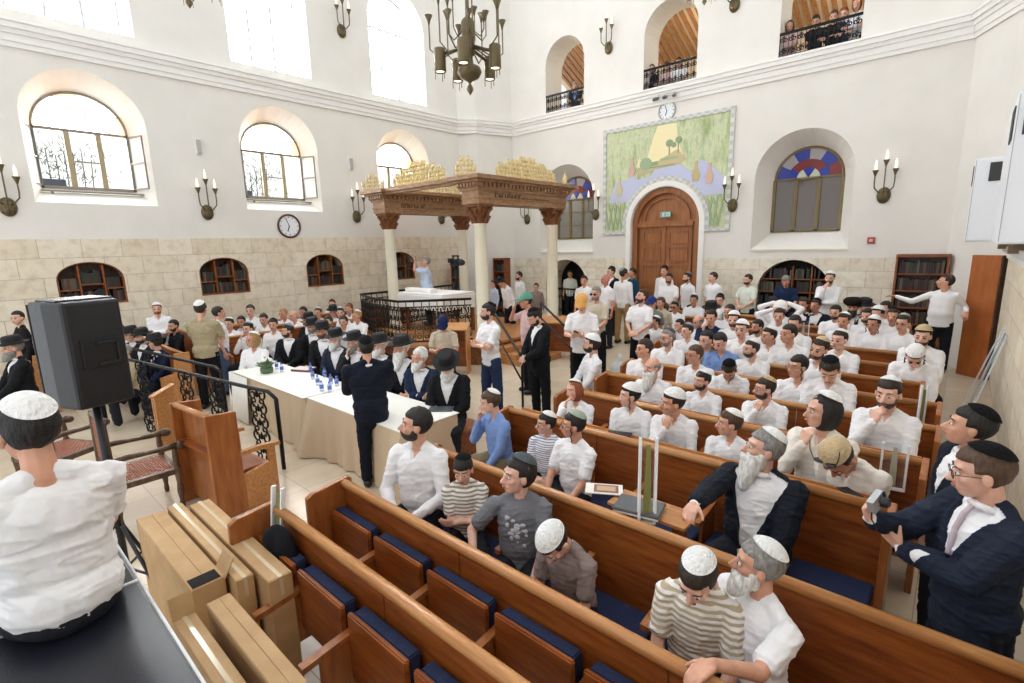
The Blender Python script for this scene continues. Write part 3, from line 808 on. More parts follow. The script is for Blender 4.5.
# auto-labelled pew sitters: (px, py, row, kwargs)
A = [
 (696, 355, 6, dict(hair='b', rh=55, glass=True)), (707, 340, 7, dict(top='ol', hair='k', rh=40, glass=True)), (722, 341, 7, dict(top='bl', hair='k', rh=30, rp=20)),
 (752.5, 349, 7, dict(hair='d', cov='K:wd', rh=60, beard='s')), (770, 336, 8, dict(hair='k', cov='K:w', rh=55)), (758, 327, 9, dict(hair='k', rh=45, beard='s')),
 (790, 334, 8, dict(hair='k', rh=50)), (816, 395, 4, None), (819, 348, 7, dict(hair='d', cov='K:t', rh=30, rr=-10, rp=8, beard='s')), (840, 340, 8, dict(hair='d', cov='K:wg', rh=30)),
 (844, 321, 10, dict(hair='d', cov='K:w', rh=20)), (835.6, 312.6, 11, dict(hair='k', beard='s', rh=20)), (804, 304.4, 12, dict(hair='d', suit='1a1c24', rh=30)),
 (816, 305.6, 12, dict(hair='d', cov='K:k', suit='1a1c24', rh=30)), (853, 305, 12, dict(hair='k', beard='m', cov='fur', suit='15161a', rh=5)), (864, 305, 12, dict(hair='k', cov='hat', suit='15161a', rh=-30)),
 (886, 308, 12, dict(hair='k', suit='15161a', rh=40)), (878, 313.5, 11, dict(hair='d', cov='L:w', rh=30)), (874, 324, 10, dict(hair='k', cov='L:w', curls=True, rh=25)),
 (903, 323, 10, dict(hair='d', cov='K:gr', rh=20, glass=True)), (698.6, 322, 9, dict(hair='g', rh=45, glass=True, hairs='ring')), (680, 325, 9, dict(hair='k', suit='1c222c', rh=50, arms='cheek,lap')),
 (711.5, 317, 9, dict(hair='k', top='nv', arms='cheek,lap', rh=20)), (711.5, 306, 10, dict(hair='k', cov='hat', rh=20)), (733.8, 318.5, 9, dict(hair='d', cov='L:w', rh=10, beard='s')),
 (730, 310, 10, dict(hair='d', rh=35)), (720, 298, 12, dict(hair='k', cov='K:k', rh=20)), (694, 300, 12, dict(hair='k', cov='K:w', rh=20)), (675, 306.7, 11, dict(hair='k', cov='K:g', glass='sun', rh=30)),
 (772.4, 302, 12, dict(hair='k', rh=-20, rp=10)), (780.6, 304, 11, dict(hair='d', cov='hood:efece8', rh=20, arms='head')), (779, 316, 10, dict(hair='d', rh=10, arms='head,lap')),
 (664, 309, 10, dict(hair='b', rh=60)), (742, 329, 8, dict(hair='d', cov='L:w', rh=20)), (688, 331, 8, dict(hair='d', rh=50, cov='K:g')), (656, 322, 9, dict(hair='d', rh=60, cov='K:w')),
 (812, 316, 10, None), (795, 322, 9, dict(hair='k', rh=20, cov='S:w')), (867, 316, 11, dict(hair='k', rh=20, beard='s')), (893, 316, 11, dict(hair='d', rh=10, cov='K:k')),
]
perrow = {}
for px, py, row, kw in A:
    if kw is None: continue
    kw = dict(kw); kw.setdefault('hair', 'd')
    if kw.get('beard') == 's': kw['beard'] = 's'
    dy = .24 if row < 11 else .24
    P = person(px, py, y=ROWS[row] - dy, q=1 if row < 9 else 0, row=row, rb=kw.pop('rb', 8), **{**dict(rp=2), **kw}) if 'rp' not in kw else person(px, py, y=ROWS[row] - dy, q=1 if row < 9 else 0, row=row, rb=8, **kw)
    P['group'] = 'audience in the wooden pews'; perrow.setdefault(row, []).append(P)
for row, L_ in perrow.items():
    L_.sort(key=lambda P: P['px'])
    for i, P in enumerate(L_):
        who, bd, top, cv = describe(P)
        P['auto'] = (bd, who, top, cv, row)
long_ = person(816, 396, 'w', 'k', 'K:wd', '', 'lap', y=ROWS[5] - .3, rb=10, rh=80, rp=4, q=1, row=5, hairs='long', label='long dark-haired youth in profile, white shirt, behind the chin-holding one')
PEOPLE.remove(long_)
def row_labels():
    rows = {}
    for P in PEOPLE:
        if P['row'] is not None: rows.setdefault(P['row'], []).append(P)
    for row, L_ in rows.items():
        L_.sort(key=lambda P: P['px'])
        for i, P in enumerate(L_):
            if P.get('auto'): P['label'] = '%s%s in %s, %s, %s from left in the %s pew' % (P['auto'][0], P['auto'][1], P['auto'][2], P['auto'][3], ORD(i), ORD(row))
row_labels()
# --- standing along the back wall
S = [(713, 277.5, 13.2, dict(hair='d', rb=40, rh=60, sleeve='s', label='standing man in white t-shirt by the stone wall, just right of the door')),
 (748, 279.8, 13.2, dict(top='mg', hair='d', beard='s', rb=30, rh=50, arms='clasp', sleeve='s', label='bearded man in pale green t-shirt standing left of the bookcase niche')),
 (786.5, 280, 13.2, dict(top='nv', hair='g', rb=0, rh=10, rp=30, arms='clasp', sleeve='s', label='man in navy shirt standing before the bookcase niche looking down')),
 (830, 278, 13.1, dict(hair='d', cov='L:w', rb=10, rh=15, arms='chin,cross', beard='s', label='man with white skullcap and hand on chin standing right of the niche')),
 (687, 277.5, 13.2, dict(hair='d', cov='K:g', beard='s', rb=50, rh=60, sleeve='s', label='bearded man in white standing before the right door leaf')),
 (669, 278.6, 12.6, dict(hair='k', beard='s', rb=10, rh=20, sleeve='s', arms='clasp', label='black-bearded man in white t-shirt standing before the door')),
 (664, 270, 13.6, dict(hair='k', cov='K:k', rb=30, rh=30, label='man in white behind the black-bearded one at the door')),
 (632, 273, 13.6, dict(top='te', hair='d', rb=60, rh=60, label='man in teal shirt standing at the left edge of the door')),
 (624, 274, 12.0, dict(hair='d', cov='S:g', rb=-150, rh=-120, pants='a8875a', label='man in white shirt and tan trousers standing with his back turned')),
 (611, 271.6, 12.9, dict(hair='k', cov='K:k', suit='15171c', rb=50, rh=60, label='man in black jacket with black skullcap behind the bald man')),
 (605, 280, 11.2, dict(hair='n', rb=45, rh=60, rp=-8, sleeve='s', label='bald man in white polo standing in the aisle', sk='c98470')),
 (584, 281, 11.2, dict(hair='d', rb=20, rh=20, sleeve='s', label='young man in white t-shirt standing in the far aisle before the niche')),
 (570, 274, 14.75, dict(top='mg', hair='k', rb=10, rh=0, sleeve='s', label='youth in pale t-shirt seen through the arched opening')),
 (559, 273, 15.3, dict(hair='g', suit='202024', rb=40, rh=40, label='man in dark suit seen through the arched opening')),
 (518.7, 276, 12.0, dict(hair='k', rb=60, rh=70, beard='s', label='man in white shirt with dark glasses hanging from collar beyond the canopy')),
 (503.5, 281, 10.6, dict(hair='k', cov='K:k', rb=60, rh=60, rp=35, lean=12, label='black-haired man leaning forward in white beside the near column')),
 (493, 284, 11.6, dict(hair='k', rb=60, rh=60, top='lb', label='partly hidden man in pale shirt just right of the near column')),
 (536, 287, 11.6, dict(hair='b', top='br', rb=20, rh=20, label='person in dark top left of the right canopy column')),
 (945, 282, 12.7, dict(hair='d', rb=10, rh=80, rp=-12, arms='back,back', fat=1.15, sleeve='l', label='man in white shirt leaning with one arm stretched to the bookcase',
     custom={'R': ((.66, .05, .40), (.3, .1, -.6), (1, .1, .1), (0, .3, -1), .4), 'L': ((-.34, .10, .20), (.3, -.5, -.6), (0, .4, -1), (0, 0, -1), .5)}))]
for px, py, y, kw in S:
    kw = dict(kw); top = kw.pop('top', 'w'); arms = kw.pop('arms', 'down')
    if 'L' in (kw.get('custom') or {}): c = kw['custom']; c['L'] = ((abs(c['L'][0][0]),) + c['L'][0][1:],) + c['L'][1:]
    P = person(px, py, top, arms=arms, mode='stand', y=y, q=0 if y > 11.5 else 1, **kw); P['group'] = 'people standing at the back'
# --- standing in the aisle and by the platform
person(640.5, 297, 'w', 'd', '', 'sd', 'clasp', 'stand', y=8.6, rb=25, rh=55, rp=-16, q=1, sleeve='s', pants='14161a', label='bearded man in white t-shirt with backpack straps looking up in the aisle')
person(652, 303, 'ol', 'd', 'cap:2c3a78', '', 'down', 'stand', y=9.3, rb=20, rh=20, rp=10, q=1, sleeve='s', label='person in blue baseball cap standing in the aisle')
person(661, 303, 'be', 'b', '', '', 'down', 'stand', y=9.6, rb=20, rh=40, q=0, sleeve='s', label='person in beige shirt right of the blue cap in the aisle')
person(582, 302, 'w', 'd', 'cap:e2a860', '', 'phone', 'stand', y=6.9, rb=12, rh=8, rp=22, q=2, sleeve='s', fat=1.15, pants='16171b', label='man in orange-yellow baseball cap and white polo reading his phone')
person(596, 294, 'be', 'g', '', 'sg', 'clasp', 'stand', y=8.3, rb=20, rh=30, q=1, glass='sun', label='grey-haired man with dark sunglasses behind the orange cap', sleeve='s', pants='1c1c20')
person(526, 301, 'pk', 'k', 'cap:5f9a86', '', 'face,down', 'stand', y=6.9, rb=80, rh=75, q=2, sleeve='s', rp=4, pants='1c1c20', label='man in green baseball cap and pale pink t-shirt at the steps')
person(538, 315, 'w', 'k', 'K:k', 'sk', 'clasp', 'stand', y=5.85, rb=62, rh=62, rp=32, q=2, suit='121317', pants='14151a', label='bearded man all in black with white collar looking at his hands')
person(488, 312, 'w', 'k', 'S:k', 'sk', 'cross', 'stand', y=5.45, rb=55, rh=82, q=2, sleeve='s', pants='2c3c5c', coll=False, label='bearded man in white t-shirt and jeans with folded arms')
person(443, 322, 'be', 'd', 'cap:1f2a52', '', 'phone', 'stand', y=5.3, rb=10, rh=5, rp=30, q=2, sleeve='s', tie=None, pants='4a4438', label='man in navy baseball cap and beige shirt standing behind the table')
person(366, 348, 'w', 'k', 'K:k', '', 'hold', 'stand', y=3.02, rb=172, rh=178, q=2, suit='151a29', pants='141826', label='man in navy suit standing with his back to us at the table', big=1.25, fat=1.1)
person(201, 309, 'kh', 'd', 'K:w', '', 'phone', 'stand', y=2.85, rb=-150, rh=-160, q=2, sleeve='s', fat=1.2, pants='17171a', label='man in khaki short-sleeved shirt standing with his back to us', coll=False, big=1.2)
person(219, 313, 'w', 'd', '', '', 'down', 'stand', y=3.35, rb=-90, rh=-95, q=2, sleeve='s', pants='5a6c8c', label='man in white shirt and blue jeans half hidden behind the khaki shirt')
person(157, 309, 'w', 'r', 'L:w', 'sr', 'cross', 'stand', y=2.85, rb=5, rh=5, q=1, label='red-bearded man in white with folded arms against the stone wall')
person(425, 262, 'lb', 'g', '', '', 'up', 'stand', y=9.1, z0=.5, rb=95, rh=85, rp=-8, q=1, sleeve='s', label='man in pale blue shirt on the platform holding up a blue phone', big=1.3, fat=1.25)
# --- seated behind the long table
def tab(px, py, y, **kw):
    kw.setdefault('q', 2); top = kw.pop('top', 'w'); P = person(px, py, top, y=y, group='men seated behind the long table', **kw); return P
tab(288, 331, 4.15, hair='d', cov='K:g', beard='sd', arms='clasp', rb=25, rh=70, suit='17181c', label='brown-bearded man in black suit and grey skullcap behind the left table')
tab(313, 327, 4.6, hair='d', cov='hat', beard='sg', arms='lap', rb=20, rh=45, suit='17181c', q=1, label='hatted man behind the row, left of the white-bearded man', s=1.05)
tab(323, 331, 4.35, hair='d', cov='hat', beard='sd', arms='lap', rb=20, rh=50, suit='17181c', q=1, label='hatted man with dark beard close behind the white-bearded man')
tab(336, 339, 4.15, hair='w', cov='hat', beard='mw', arms='clasp', rb=30, rh=55, suit='232a3a', q=2, label='white-bearded man in black hat and navy suit, centre of the table')
tab(355, 342, 4.2, hair='g', cov='hat', beard='mg', arms='cheek,lap', rb=20, rh=60, suit='17181c', q=2, label='man in black hat with hand to his face, left of the standing speaker')
tab(380, 345, 4.25, hair='w', cov='hat', beard='mw', arms='lap', rb=30, rh=60, suit='15161a', q=1, label='hatted man just right of the standing speaker')
tab(402, 348, 4.2, hair='w', cov='hat', beard='lw', arms='lap', rb=25, rh=55, suit='15161a', q=2, label='man in black hat with long white beard behind the right table')
tab(420, 358, 4.1, hair='w', cov='S:w', beard='mw', arms='cross', rb=25, rh=60, suit='1f2a44', q=2, label='white-haired man without hat in navy suit, arms folded')
tab(448, 362, 4.05, hair='w', cov='hat', beard='mw', arms='clasp', rb=20, rh=15, rp=26, suit='15161a', q=2, label='man in black hat looking down at the right end of the table')
# --- the left block, along the stone wall
LB = [(250, 310, dict(hair='d', rh=20, label='dark-haired man in pale shirt highest against the stone wall, far left block', y=4.75)), (264, 319, dict(hair='d', rh=30, rp=10)), (284, 314, dict(hair='y', rh=40, rr=8)), (294, 316, dict(hair='n', rh=60)), (303, 312, dict(hair='k', rh=30, hairs='mid')),
 (332, 304, dict(hair='k', rh=20, top='w')), (333, 312, dict(hair='k', cov='hat', rh=20, suit='17181c')), (349, 309, dict(hair='r', rh=40, cov='S:k')), (318, 313, dict(hair='b', rh=30, cov='K:w')), (229, 324, dict(hair='k', cov='K:w', rh=30)),
 (241, 322, dict(hair='k', suit='20283c', rh=20)), (248, 329, dict(hair='k', rh=40, cov='K:g', arms='cheek,lap')), (253, 340, dict(hair='y', rh=60, hairs='long', arms='clasp', cov='K:w')), (343, 322, dict(hair='d', rh=20, hairs='mid')),
 (357, 316, dict(hair='y', rh=60, cov='K:wd')), (328, 322, dict(hair='d', rh=40)), (273, 325, dict(hair='d', rh=20, cov='K:k')), (309, 320, dict(hair='d', rh=50, cov='hat', suit='17181c')), (368, 300, None),
 (340, 313, dict(hair='d', rh=10, cov='K:w'))]
i = 0
LB = [x for x in LB if x[2]]; LB.sort(key=lambda t: t[0])
for px, py, kw in LB:
    kw = dict(kw); top = kw.pop('top', 'w'); P = person(px, py, top, q=1, rb=30, **kw); P['group'] = 'audience of the left block'
    if not P['label']:
        who, bd, tp, cv = describe(P); P['label'] = '%s%s in %s, %s, %s from left among the left block sitters' % (bd, who, tp, cv, ORD(i))
    i += 1
HL = [(118, 330, dict(hair='d', rh=40, label='dark-haired man in white right of the loudspeaker, left block')), (131, 335, dict(hair='d', cov='hat', suit='17181c', rh=70, label='man in black hat nearest the loudspeaker, left block')),
 (142, 337, dict(hair='k', cov='hat', suit='17181c', beard='sk', rh=70, label='dark-bearded hatted man in the middle of the front left pew')), (155, 343, dict(hair='d', cov='hat', suit='1c2540', rh=130, label='man in black hat and navy suit turned away, front left pew')),
 (173, 326, dict(hair='k', top='bk', rh=50, arms='cheek,lap', beard='s', label='young man in black shirt with hand to cheek, left block')), (124, 352, dict(hair='g', top='kh', rh=60, s=.95, label='man in patterned jacket low in front of the left hatted men'))]
for px, py, kw in HL:
    kw = dict(kw); top = kw.pop('top', 'w'); P = person(px, py, top, q=1, rb=60, **kw); P['group'] = 'sitters behind the stair railing'
person(10, 335, 'w', 'g', 'hat', 'mg', 'lap', y=.60, rb=80, rh=80, q=1, suit='15161a', label='grey-bearded man in black hat at the left frame edge', group='sitters behind the stair railing')
person(16, 314, 'bk', 'k', '', '', 'down', 'stand', s=1., y=.83, rb=80, rh=40, q=1, label='dark-haired head just left of the loudspeaker top')
# two heads beyond the platform
person(368, 293, 'w', 'd', '', '', 'down', 'stand', y=8.9, s=.86, rb=60, rh=60, q=0, label='left of two dark heads behind the platform railing')
person(379, 290, 'w', 'r', '', '', 'down', 'stand', y=9.2, s=.92, rb=60, rh=90, q=0, label='right of two heads behind the platform railing, reddish hair')
# --- man sitting on the padded table, seen from behind
person(22, 394, 'w', 'k', 'K:wb', '', 'lap', y=.13, rb=172, rh=160, q=3, fat=1.15, sleeve='s', tz=.86, pants='2a2c34', s=1.0, coll=False, label='man in white t-shirt with blue-rimmed white skullcap sitting with his back to us', big=1.12)
# --- onlookers on the balconies
for (px, py, kw) in ((575, 86, dict(hair='g', suit='1f2430', top='bl', label='man in dark jacket leaning at the leftmost balcony')), (652, 69, dict(hair='k', top='bk', label='woman in black at the middle balcony, left one', hairs='long', woman=True)), (667, 66, dict(hair='b', top='pk', label='onlooker in pink at the middle balcony, centre')), (679, 62, dict(hair='d', top='w', label='onlooker at the middle balcony, right one')),
    (790, 26, dict(hair='d', top='pk', hairs='long', woman=True, label='woman with long dark hair at the left end of the right balcony')), (816, 21, dict(hair='k', top='bk', label='dark-haired onlooker second from left on the right balcony', hairs='mid')), (834, 16, dict(hair='b', top='bk', label='brown-haired onlooker in the middle of the right balcony')), (844, 13, dict(hair='r', top='nv', label='auburn-haired onlooker on the right balcony', hairs='mid')), (857, 4, dict(hair='b', top='w', label='onlooker in white at the right end of the right balcony', hairs='long', woman=True))):
    kw = dict(kw); top = kw.pop('top'); lo = aty(px, py, YB + .45)
    P = person(px, py, top, mode='stand', y=YB + .55, z0='auto', arms='cross', rb=15, rh=10, rp=18, q=0, s=1., lean=4, **kw); P['group'] = 'onlookers on the balconies'
for P in PEOPLE: resolve(P); make(P)
def who(t): return next(P for P in PEOPLE if P['label'] and t in P['label'])
bb = lambda a, b: (lambda B: B.box(a, b))
P = who('holding a silver camera')
item('digital_camera', held(P, 'R', .11, .045), 'small silver digital camera in the raised hand of the navy-suited young man', 'camera',
     [('body', bb((-.055, -.03, -.016), (.055, .035, .016)), plain('camera_silver', 'b9b9b8', .3, .6)), ('lens', lambda B: B.lathe([(.0, .0), (.026, .0), (.026, .02), (.02, .035), (0, .035)], (.012, 0, .016), 16), M_black), ('grip', bb((.04, -.028, .016), (.054, .034, .024)), M_black), ('wrist_strap', lambda B: B.tube([(-.055, -.02, 0), (-.07, -.05, .0), (-.065, -.10, .01), (-.05, -.14, .0)], .004, 5), M_black)])
item('mobile_phone', held(P, 'L', .09, .03), 'small black phone held at the chest of the navy-suited young man', 'phone', [('body', bb((-.03, -.055, -.008), (.03, .055, .008)), M_black), ('screen', bb((-.026, -.045, .008), (.026, .045, .0095)), plain('dark_screen', '262a34', .15))])
P = who('dark blue booklet')
item('booklet', held(P, 'R', .10, .02) @ Matrix.Rotation(R(180), 4, 'X'), 'dark blue booklet in the lap of the bearded man in white, left pew end', 'book', [('cover', bb((-.10, -.07, -.012), (.10, .09, .012)), plain('booklet_blue', '2a3446', .4)), ('emblem', bb((-.02, -.02, -.014), (.02, .02, -.012)), plain('emblem_grey', '9aa0ac', .5))])
P = who('orange-yellow')
item('mobile_phone', held(P, 'R', .10, .03), 'black phone read by the man in the orange-yellow cap', 'phone', [('body', bb((-.035, -.07, -.006), (.035, .07, .006)), M_black)])
P = who('holding up a blue phone')
item('mobile_phone', held(P, 'R', .12, .03), 'blue-cased phone held up by the man on the platform', 'phone', [('body', bb((-.09, -.05, -.008), (.09, .05, .008)), plain('phone_blue', '2b3a8c', .4))])
P = who('looking at his hands')
item('paper_sheet', held(P, 'R', .08, .03), 'white folded paper in the hands of the bearded man in black', 'paper', [('sheet', bb((-.08, -.05, -.003), (.08, .08, .003)), plain('paper_white', 'e8e6e0', .7))])
P = who('asleep with sunglasses')
HW = head_world(P)
e = empty('sunglasses', (0, 0, 0), 0, 'black sunglasses pushed up on the tan skullcap of the sleeping man', 'sunglasses'); e.matrix_world = HW @ Matrix.Translation((0, .055, .115)) @ Matrix.Rotation(R(-52), 4, 'X')
for x in (1, -1):
    B = MB(); B.ell((x * .036, 0, 0), (.030, .006, .020), None, 16, 8); B.build('lens', plain('sunglass_black', '0c0c0e', .12), e, True)
    B = MB(); B.tube([(x * .064, 0, .005), (x * .085, -.06, -.01), (x * .088, -.11, -.03)], .003, 5); B.build('temple', M_black, e, True)
P = who('printed motif')
B = MB(); random.seed(21)
for i in range(26):
    x, z = random.gauss(0, .045), .30 + random.gauss(0, .06)
    if abs(x) < .10 and .17 < z < .42:
        c = P['T']((x, 0, z)); fy = .123 + .004 * rnd() - .25 * x * x - max(0, z - .36) * .12
        a_ = P['T']((x, fy, z)); B.ell(a_, (.010 + .016 * rnd(), .006, .010 + .014 * rnd()), None, 8, 5)
B.build('printed_motif', plain('print_white', 'c8c8cc', .7), P['root'], True)

# ------------------------------------------------------------------ the room

XL, YB, XR, TOP = -13.4, 14.2, .62, 11.2
def frustum(o1, o2, d0, d1, axis):
    """closed solid between outline o1 at depth d0 and outline o2 at depth d1 (axis 'x': outline is (y,z); 'y': (x,z))"""
    n = len(o1); B = MB()
    f = (lambda p, d: (d, p[0], p[1])) if axis == 'x' else (lambda p, d: (p[0], d, p[1]))
    V = [f(p, d0) for p in o1] + [f(p, d1) for p in o2]
    B.add(V, [tuple(range(n)), tuple(range(n, 2 * n))[::-1]] + [(i, i + n, (i + 1) % n + n, (i + 1) % n) for i in range(n)])
    return B
def solid_with_holes(name, base, cutters, mat):
    me = base.mesh('b'); ob = D.objects.new('tmp', me); COL.objects.link(ob)
    bm = bmesh.new(); bm.from_mesh(me); bmesh.ops.recalc_face_normals(bm, faces=bm.faces); bm.to_mesh(me); bm.free()
    tmp = [ob]
    for c in cutters:
        cm = c.mesh('c'); bm = bmesh.new(); bm.from_mesh(cm); bmesh.ops.recalc_face_normals(bm, faces=bm.faces); bm.to_mesh(cm); bm.free()
        co = D.objects.new('cut', cm); COL.objects.link(co); tmp.append(co)
        m = ob.modifiers.new('b', 'BOOLEAN'); m.operation = 'DIFFERENCE'; m.object = co; m.solver = 'EXACT'
    dg = bpy.context.evaluated_depsgraph_get()
    out = D.meshes.new_from_object(ob.evaluated_get(dg)); out.name = name
    for t in tmp: D.objects.remove(t)
    return struct(link(name, out, None, mat))
WINY = [1.42 + 3.87 * k for k in range(3)]
UWY = [1.45 + 3.87 * k for k in range(3)]
NICHE = [1.50, 4.03, 6.64, 9.20]
cut = []
for y in WINY:
    o = arch(y, y + 2.0, 3.72, 5.30, 6.29, 20); i = arch(y + .2, y + 1.74, 4.05, 5.22, 5.95, 20)
    cut.append(frustum(o, i, XL + .001 + .2, XL - .5, 'x') if False else frustum(o, i, XL + .01, XL - .5, 'x'))
    cut.append(frustum(i, i, XL - .45, XL - 1, 'x'))
for y in UWY:
    o = arch(y, y + 2.0, 7.12, 9.2, 10.2, 20); i = arch(y + .12, y + 1.88, 7.2, 9.15, 10.1, 20)
    cut.append(frustum(o, i, XL + .01, XL - .5, 'x')); cut.append(frustum(i, i, XL - .45, XL - 1, 'x'))
wl = MB(); wl.box((XL - .8, -1.6, 3.03), (XL, YB + .8, TOP)); solid_with_holes('wall_left', wl, cut, M_wall)
wl = MB(); wl.box((XL - .8, -1.6, -.1), (XL + .02, YB + .8, 3.03))
solid_with_holes('wall_left_stone', wl, [frustum(arch(y, y + 1.1, 1.70, 2.22, 2.57, 14), arch(y, y + 1.1, 1.70, 2.22, 2.57, 14), XL + .1, XL - .36, 'x') for y in NICHE], M_stoneY)
cut = []
WINX = [-10.14, -3.14]
for x in WINX:
    o = arch(x - 1.08, x + 1.08, 2.42, 4.20, 5.26, 20); i = arch(x - .77, x + .77, 2.86, 4.17, 4.91, 20)
    cut.append(frustum(o, i, YB - .01, YB + .7, 'y')); cut.append(frustum(i, i, YB + .65, YB + 1.2, 'y'))
BALX = [(-10.92, -9.42), (-7.40, -5.86), (-3.86, -2.20)]
for a, b in BALX:
    o = arch(a, b, 6.93, 8.35, 9.12, 20); cut.append(frustum(o, o, YB - .1, YB + 1.2, 'y')); o = arch(a, b, 6.05, 8.0, 8.5, 12); cut.append(frustum(o, o, YB + .14, YB + 1.2, 'y'))
DO = arch(-7.69, -5.60, -.2, 3.20, 4.23, 24)
cut.append(frustum(DO, DO, YB - .1, YB + .3, 'y'))
wb = MB(); wb.box((XL - .1, YB, 2.21), (XR + .3, YB + .9, TOP)); solid_with_holes('wall_back', wb, cut, M_wall)
NB = [(-10.98, -9.30), (-4.0, -2.35)]
wb = MB(); wb.box((XL - .1, YB - .02, -.1), (XR + .3, YB + .9, 2.21))
nb1 = arch(-10.98, -9.30, .1, 1.35, 2.17, 18); nb2 = arch(-4.0, -2.32, .3, 1.35, 2.16, 18)
solid_with_holes('wall_back_stone', wb, [frustum(DO, DO, YB - .1, YB + .3, 'y'), frustum(nb1, nb1, YB - .1, YB + 1.2, 'y'), frustum(nb2, nb2, YB - .1, YB + .4, 'y')], M_stoneX)
# corner piers
p = MB(); p.prism([(XL - .1, 12.4), (-12.92, 12.88), (-12.42, YB + .1), (XL - .1, YB + .1)], 0, TOP); struct(p.build('trim_1', M_wall, fix=True))
p = MB(); p.prism([(-.27, YB + .1), (-.27, YB - .02), (.30, 13.1), (XR, 12.7), (XR + .3, 12.7), (XR + .3, YB + .1)], 0, TOP); struct(p.build('trim_2', M_wall, fix=True))
w = MB(); w.box((XR, -1.6, 2.26), (XR + .5, YB + .1, TOP)); struct(w.build('wall_right', M_wall))
w = MB(); w.box((XR - .02, -1.6, -.1), (XR + .5, 12.72, 2.26)); struct(w.build('wall_right_stone', M_stoneY))
w = MB(); w.box((XR - .05, -1.6, 2.26), (XR + .1, 12.72, 2.36)); struct(w.build('trim_3', M_white))
f = MB(); f.box((XL - .8, -2.5, -.12), (XR + .5, YB + .9, 0)); struct(f.build('floor', M_floor))
# cornice: stepped moulding that follows the left wall, the pier and the back wall
def cornice(name, path, steps):
    B = MB()
    for off0, z0, z1 in steps:
        n = len(path); P_ = [Vector((x, y, 0)) for x, y in path]; Q = []
        for i in range(n):
            d1 = (P_[min(i + 1, n - 1)] - P_[max(i, 1) - 1 if i == n - 1 else i]).normalized() if i < n - 1 else (P_[i] - P_[i - 1]).normalized()
            d0 = (P_[i] - P_[i - 1]).normalized() if i else d1
            n0 = Vector((d0.y, -d0.x, 0)); n1 = Vector((d1.y, -d1.x, 0)); m = (n0 + n1).normalized()
            Q.append(P_[i] + m * (off0 / max(.5, m.dot(n0))))
        for i in range(n - 1):
            a, b, c, d = P_[i], P_[i + 1], Q[i + 1], Q[i]
            B.add([(a.x, a.y, z0), (b.x, b.y, z0), (c.x, c.y, z0), (d.x, d.y, z0), (a.x, a.y, z1), (b.x, b.y, z1), (c.x, c.y, z1), (d.x, d.y, z1)],
                  [(0, 3, 2, 1), (4, 5, 6, 7), (0, 1, 5, 4), (1, 2, 6, 5), (2, 3, 7, 6), (3, 0, 4, 7)])
    return struct(B.build(name, M_white, fix=True))
path = [(XL, -1.6), (XL, 12.4), (-12.92, 12.88), (-12.42, YB), (-.27, YB), (.30, 13.1), (XR, 12.7), (XR, 3)]
cornice('trim_4', path, [(.05, 6.46, 6.55), (.08, 6.55, 6.68), (.12, 6.68, 6.76), (.17, 6.76, 6.86), (.20, 6.86, 6.91), (.08, 6.91, 6.94)])

# --- left wall windows (open casements, coloured fanlights)
def stained(x0, x1, z0, zt, plane, parent, cols, lead):
    """fanlight of lead-bordered panes: a central eye, inner petals and outer wedges"""
    cx, hw, h = (x0 + x1) / 2, (x1 - x0) / 2, zt - z0
    def at(a, r): return (cx + hw * r * math.cos(a), z0 + h * r * math.sin(a))
    def pane(pts, c):
        B = MB()
        n = len(pts); t = .008
        V = [plane(p, -t) for p in pts] + [plane(p, t) for p in pts]
        B.add(V, [tuple(range(n)), tuple(range(n, 2 * n))[::-1]] + [(i, i + n, (i + 1) % n + n, (i + 1) % n) for i in range(n)])
        B.build('pane', c, parent, fix=True)
    rings = [(.0, .34, 3), (.34, .62, 5), (.62, .985, 6)]
    ci = 0
    for k, (r0, r1, n) in enumerate(rings):
        for i in range(n):
            a0, a1 = PI * i / n, PI * (i + 1) / n
            pts = [at(a0 + (a1 - a0) * j / 5, r1) for j in range(6)] + ([at(a1 - (a1 - a0) * j / 3, r0) for j in range(4)] if r0 else [(cx, z0)])
            pane(pts, cols[ci % len(cols)]); ci += 1
    L = MB()
    for r in (.34, .62): L.tube([plane(at(PI * i / 20, r), 0) for i in range(21)], .009, 5)
    for k, (r0, r1, n) in enumerate(rings):
        for i in range(1, n): L.tube([plane(at(PI * i / n, r0), 0), plane(at(PI * i / n, r1), 0)], .009, 5)
    L.build('leading', lead, parent)
def tint(name, c, tr=.9):
    if name not in MATS: MATS[name] = glassmat(name, c, tr, .08)
    return MATS[name]
T_clear, T_or, T_ye, T_pk = tint('clear_tint', 'ffffff', .97), tint('orange_glass', 'f3b47a'), tint('yellow_glass', 'f5e48a'), tint('rose_glass', 'f3cdb8')
M_winfr = plain('window_frame_paint', '8c8478', .5)
M_tan = plain('tan_frame_paint', 'a8987a', .5)
nwin = 0
def archbar(x0, x1, zs, zt, plane, r=.03, n=20, z0=None):
    cx, hw = (x0 + x1) / 2, (x1 - x0) / 2
    return [plane((cx + hw * math.cos(PI * i / n), zs + (zt - zs) * math.sin(PI * i / n)), 0) for i in range(n + 1)]
def flatbar(B, a, b, w, d, plane):
    """bar w wide in the window plane, d deep"""
    ax, az = a; bx, bz = b; L = math.hypot(bx - ax, bz - az); ux, uz = (bx - ax) / L, (bz - az) / L; nx, nz = -uz * w / 2, ux * w / 2
    q = [(ax + nx, az + nz), (bx + nx, bz + nz), (bx - nx, bz - nz), (ax - nx, az - nz)]
    B.add([plane(p, -d / 2) for p in q] + [plane(p, d / 2) for p in q], [(0, 1, 2, 3), (7, 6, 5, 4), (0, 4, 5, 1), (1, 5, 6, 2), (2, 6, 7, 3), (3, 7, 4, 0)])
